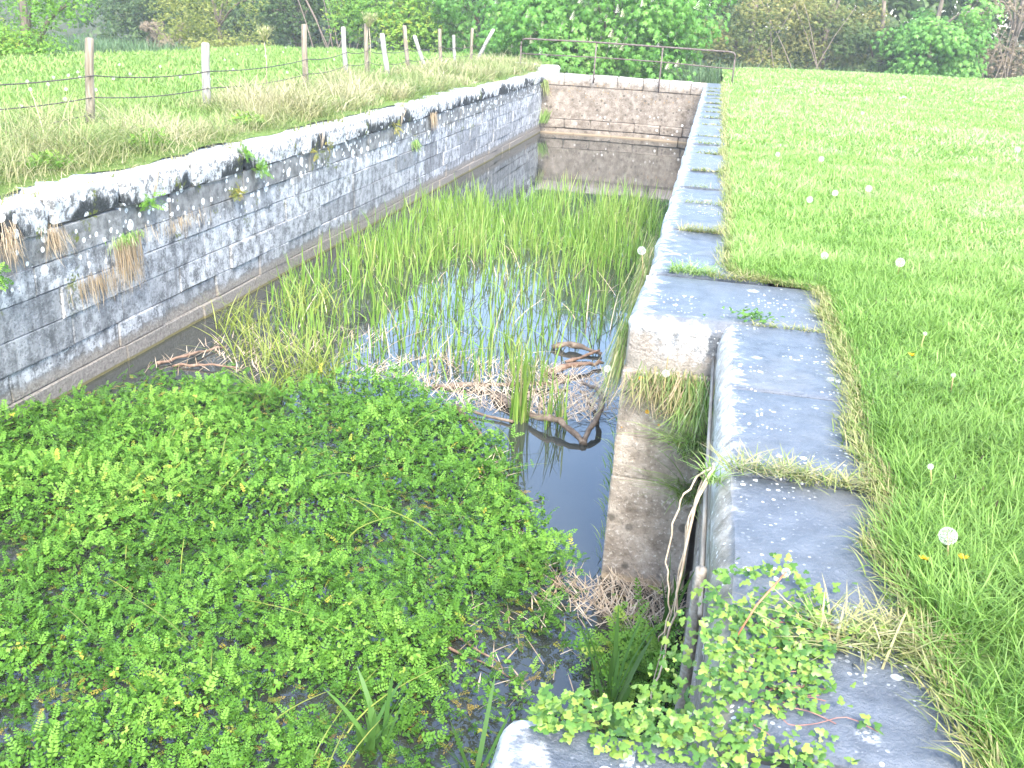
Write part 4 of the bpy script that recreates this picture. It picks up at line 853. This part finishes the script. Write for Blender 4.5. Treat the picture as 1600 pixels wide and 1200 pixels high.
def tree(name, label, cat, base, cz, rad, nblob, nleaf, ls, tpl, mat, group='trees beyond the lock', blossoms=0, trunk=True, fill=.5, br=(.22, .4), vmix=.5):
    E_ = empty(name, base, label, cat, group); a = Acc(); bx, by, bz = base; rx, ry, rz = rad; B = []
    for i in range(nblob):
        d = rng.normal(0, 1, 3); d /= np.linalg.norm(d); d[1] = d[1] if U(0, 1) < .35 else -abs(d[1])
        if U(0, 1) < .55: d[2] = -abs(d[2])*.8
        q = U(.55, .95); B.append((np.array([bx+d[0]*rx*q, by+d[1]*ry*q, cz+d[2]*rz*q]), U(*br)*min(rx, rz)))
    per = nleaf//nblob
    for c, r in B:
        c[2] = max(c[2], bz+.25)
        d = rng.normal(0, 1, (per, 3)); d /= np.linalg.norm(d, axis=1, keepdims=True); d[:, 1] -= .25
        rr = r*U(.55, 1.12, per); p = c+d*rr[:, None]*np.array([1.15, 1, .85]); p[:, 2] = np.maximum(p[:, 2], bz+U(0, .3, per))
        nn = d*.7+np.array([0, -.1, .55])+rng.normal(0, .35, (per, 3)); yd = d*.8+np.array([0, 0, -.6])+rng.normal(0, .4, (per, 3))
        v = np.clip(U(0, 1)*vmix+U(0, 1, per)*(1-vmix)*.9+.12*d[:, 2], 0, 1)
        for q in range(len(tpl)):
            m = np.arange(per) % len(tpl) == q; stamp(a, tpl[q], frames(nn[m], yd[m], U(ls*.65, ls*1.15, m.sum())), p[m], v[m])
    a.build('crown', LM[mat], E_)['kind'] = 'stuff'
    if trunk:
        P = smoothline([(bx, by+.2, bz-.3), (bx+rng.normal(0, .1), by+.2, bz+(cz-bz)*.5), (bx+rng.normal(0, .2), by+.2, cz+rz*.4)], 4); tube('trunk', P, np.linspace(.06*rz, .02*rz, len(P)), M_trunk, E_, 8)
        for c, r in B[:min(12, nblob)]:
            s = P[len(P)//2]*.6+P[-1]*.4 if c[2] > cz else P[len(P)//3]; mid = (s+c)/2+np.array([0, 0, .12*rz]); tube('limb', smoothline([s, mid, c], 3), np.linspace(.02*rz, .007*rz, 7), M_trunk if mat != 'olive' else M_twig, E_, 5)
    if blossoms:
        f = Acc(); ii = rng.integers(0, nblob, blossoms); V = []; F = []
        for j in range(7):
            for q in range(6): an = q*1.047+j*.5; rr_ = .34*(1-j/7.5); zz = j/7; k = len(V); V += [(rr_*math.cos(an)*.35, rr_*math.sin(an)*.35, zz), (rr_*math.cos(an-.35), rr_*math.sin(an-.35), zz+.08), (rr_*math.cos(an+.35), rr_*math.sin(an+.35), zz+.02)]; F.append((k, k+1, k+2))
        d = rng.normal(0, 1, (blossoms, 3)); d[:, 2] = np.abs(d[:, 2])*.7; d[:, 1] = -np.abs(d[:, 1]); d /= np.linalg.norm(d, axis=1, keepdims=True)
        p = np.array([B[i][0]+d[k]*B[i][1]*1.16*np.array([1.15, 1, .85]) for k, i in enumerate(ii)])
        stamp(f, (np.array(V), np.array(F), np.full(len(V), .5)), frames(d*.3+np.array([0, 0, 1.]), rng.normal(0, 1, (blossoms, 3)), U(.22, .34, blossoms)), p, U(0, 1, blossoms)); f.build('blossoms', M_blossom, E_)['kind'] = 'stuff'
    return E_
M_blossom = leafmat('chestnut_blossom', [(.78, .70, .55), (.86, .82, .72)], .3, .7)
LOW = -1.72
tree('chestnut_tree', 'horse chestnut in white bloom behind the end wall and railing', 'tree', (-4.4, 38.2, LOW), 2.2, (4.6, 3.2, 4.4), 64, 13000, .19, T_CHEST, 'chest', blossoms=190, br=(.20, .34))
tree('maple_tree', 'fresh green broadleaf tree right behind the leaning fence posts', 'tree', (-15., 45, LOW), 2.4, (3.1, 2.6, 4.2), 40, 7600, .19, T_SIMPLE, 'green')
tree('chestnut_tree', 'green chestnut between the fence end and the blooming chestnut', 'tree', (-10.6, 45, LOW), 2.4, (2.8, 2.6, 4.2), 36, 5600, .2, T_CHEST, 'chest', blossoms=20)
tree('riverside_tree', 'green tree over the river at the upper left corner', 'tree', (-19.6, 25, LOW), 1.6, (2.7, 2.2, 3.3), 40, 9000, .12, T_SIMPLE, 'green')
tree('hawthorn_bush', 'pale yellow-green bush with spreading twigs beyond the pasture', 'bush', (-18.8, 35, LOW), .9, (2.3, 1.8, 2.5), 44, 7000, .105, T_SIMPLE, 'yellow', br=(.16, .34))
tree('woodland_tree', 'dark tree between the yellow-green bush and the fresh green tree', 'tree', (-22.4, 50, LOW), 2.6, (2.6, 2.2, 4.4), 24, 3000, .26, T_SIMPLE, 'dark')
tree('woodland_tree', 'dark tree behind the far river bank at upper left', 'tree', (-33, 54, LOW), 2.6, (3.6, 2.4, 4.4), 28, 3600, .28, T_SIMPLE, 'dark')
tree('woodland_tree', 'dark tree above the dry shrub on the river bank', 'tree', (-27.5, 55, LOW), 2.8, (3.2, 2.4, 4.4), 24, 3000, .28, T_SIMPLE, 'dark')
tree('dry_shrub', 'pale brown leafless shrub on the far river bank', 'shrub', (-29.0, 48.5, -1.5), -.2, (1.3, .8, 1.1), 14, 1300, .16, T_SIMPLE, 'brown', trunk=False)
tree('thicket_tree', 'brownish olive tree right of the blooming chestnut', 'tree', (1.0, 55, LOW), 2.6, (3.0, 2.2, 4.6), 40, 6500, .17, T_SIMPLE, 'olive', vmix=.6)
tree('thicket_tree', 'olive-green twiggy tree in the middle of the right thicket', 'tree', (5.0, 56, LOW), 2.6, (3.0, 2.2, 4.6), 40, 6500, .17, T_SIMPLE, 'olive', vmix=.6)
tree('thicket_tree', 'darker green bush beside the bright round tree', 'tree', (7.3, 54.5, LOW), 1.8, (1.9, 1.6, 3.6), 22, 2800, .22, T_SIMPLE, 'dark')
tree('bright_tree', 'bright green rounded tree at the upper right', 'tree', (9.6, 52.5, LOW), 2.3, (2.3, 2., 4.0), 36, 6500, .2, T_CHEST, 'chest', vmix=.4)
tree('thicket_tree', 'greyish brown bare thicket at the upper right corner', 'tree', (14.2, 56, LOW), 2.4, (3.0, 2., 4.4), 30, 3000, .2, T_SIMPLE, 'brown')
tree('woodland_tree', 'dark tree filling the gap behind the two chestnuts', 'tree', (-13, 55, LOW), 3, (4.6, 2.2, 4.8), 26, 2800, .32, T_SIMPLE, 'dark')
def twigs(label, x, y, n, h, sp, az0=1.57):
    E_ = empty('bare_twigs', (x, y, LOW), label, 'branches', 'bare branches in the thicket')
    for i in range(n):
        px, py = x+rng.normal(0, sp), y+rng.normal(0, .4); a = U(-.6, .6); tube('twig', smoothline([(px, py, LOW), (px+a*h*.4, py-.3, LOW+h*.5), (px+a*h+rng.normal(0, .3), py-.6, LOW+h)], 3, .03), np.linspace(.035, .012, 7), M_twig, E_, 4)
twigs('bare grey branches in front of the olive trees', 3.0, 53.6, 6, 4.6, 1.9); twigs('bare pale branches right of the bright round tree', 13.2, 54.5, 7, 4.2, .9); twigs('grey bare trunks left of the fresh green tree', -19.4, 48, 9, 5, .5)
acc = Acc(); n = 18000; x, y = scat(-44, 27, 60, 72, n); z = LOW+U(0, 1, n)**.8*9; g = fbm(x, z, .35, 99)
k = (g > U(.0, .42, n)); x, y, z, g = x[k], y[k]-3*g[k], z[k], g[k]; n = len(x)
for q in range(3):
    m = np.arange(n) % 3 == q; c = m.sum(); stamp(acc, T_SIMPLE[q], frames(np.stack([rng.normal(0, .5, c), -.5+rng.normal(0, .4, c), .6+rng.normal(0, .4, c)], 1), rng.normal(0, 1, (c, 3)), U(.5, .95, c)), np.stack([x[m], y[m], z[m]], 1), np.clip(g[m]*1.5-.3+U(-.2, .2, c), 0, 1))
tag(acc.build('woodland', LM['dark']), 'dark woodland mass closing the view behind all trees', 'woodland', kind='stuff')
acc = Acc()
for x0, x1, y0, y1, n, h in ((-40, -20, 46, 48.5, 5200, 1.25), (-2, 7, 49, 51.5, 2600, 1.9), (12.5, 20, 47, 50, 1500, 1.6)):
    x, y = scat(x0, x1, y0, y1, n); blades(acc, np.stack([x, y, np.full(n, LOW)], 1), U(h*.6, h*1.1, n), U(.03, .06, n), U(0, 6.283, n), U(0, .3, n), U(0, .5, n), 3)
tag(acc.build('bank_sedge', LM['teal']), 'blue-green tall sedge on the banks below the trees', 'sedge', kind='stuff')

# ------------------------------------------------------------------ thin morning haze
bmx = bmesh.new(); bmesh.ops.create_cube(bmx, size=1)
lo, hi = Vector((-70, -14, -3)), Vector((62, 78, 12))
for v in bmx.verts: v.co = Vector([(lo[i]+hi[i])/2+v.co[i]*(hi[i]-lo[i]) for i in range(3)])
me = bpy.data.meshes.new('haze'); bmx.to_mesh(me); bmx.free()
hm = bpy.data.materials.new('haze_air'); hm.use_nodes = True; t = hm.node_tree; t.nodes.remove(t.nodes['Principled BSDF'])
pv = t.nodes.new('ShaderNodeVolumePrincipled'); pv.inputs['Color'].default_value = (.88, .94, 1, 1); pv.inputs['Density'].default_value = .0011; pv.inputs['Anisotropy'].default_value = .0
t.links.new(pv.outputs[0], t.nodes['Material Output'].inputs['Volume'])
tag(link('haze', me, hm), kind='stuff')
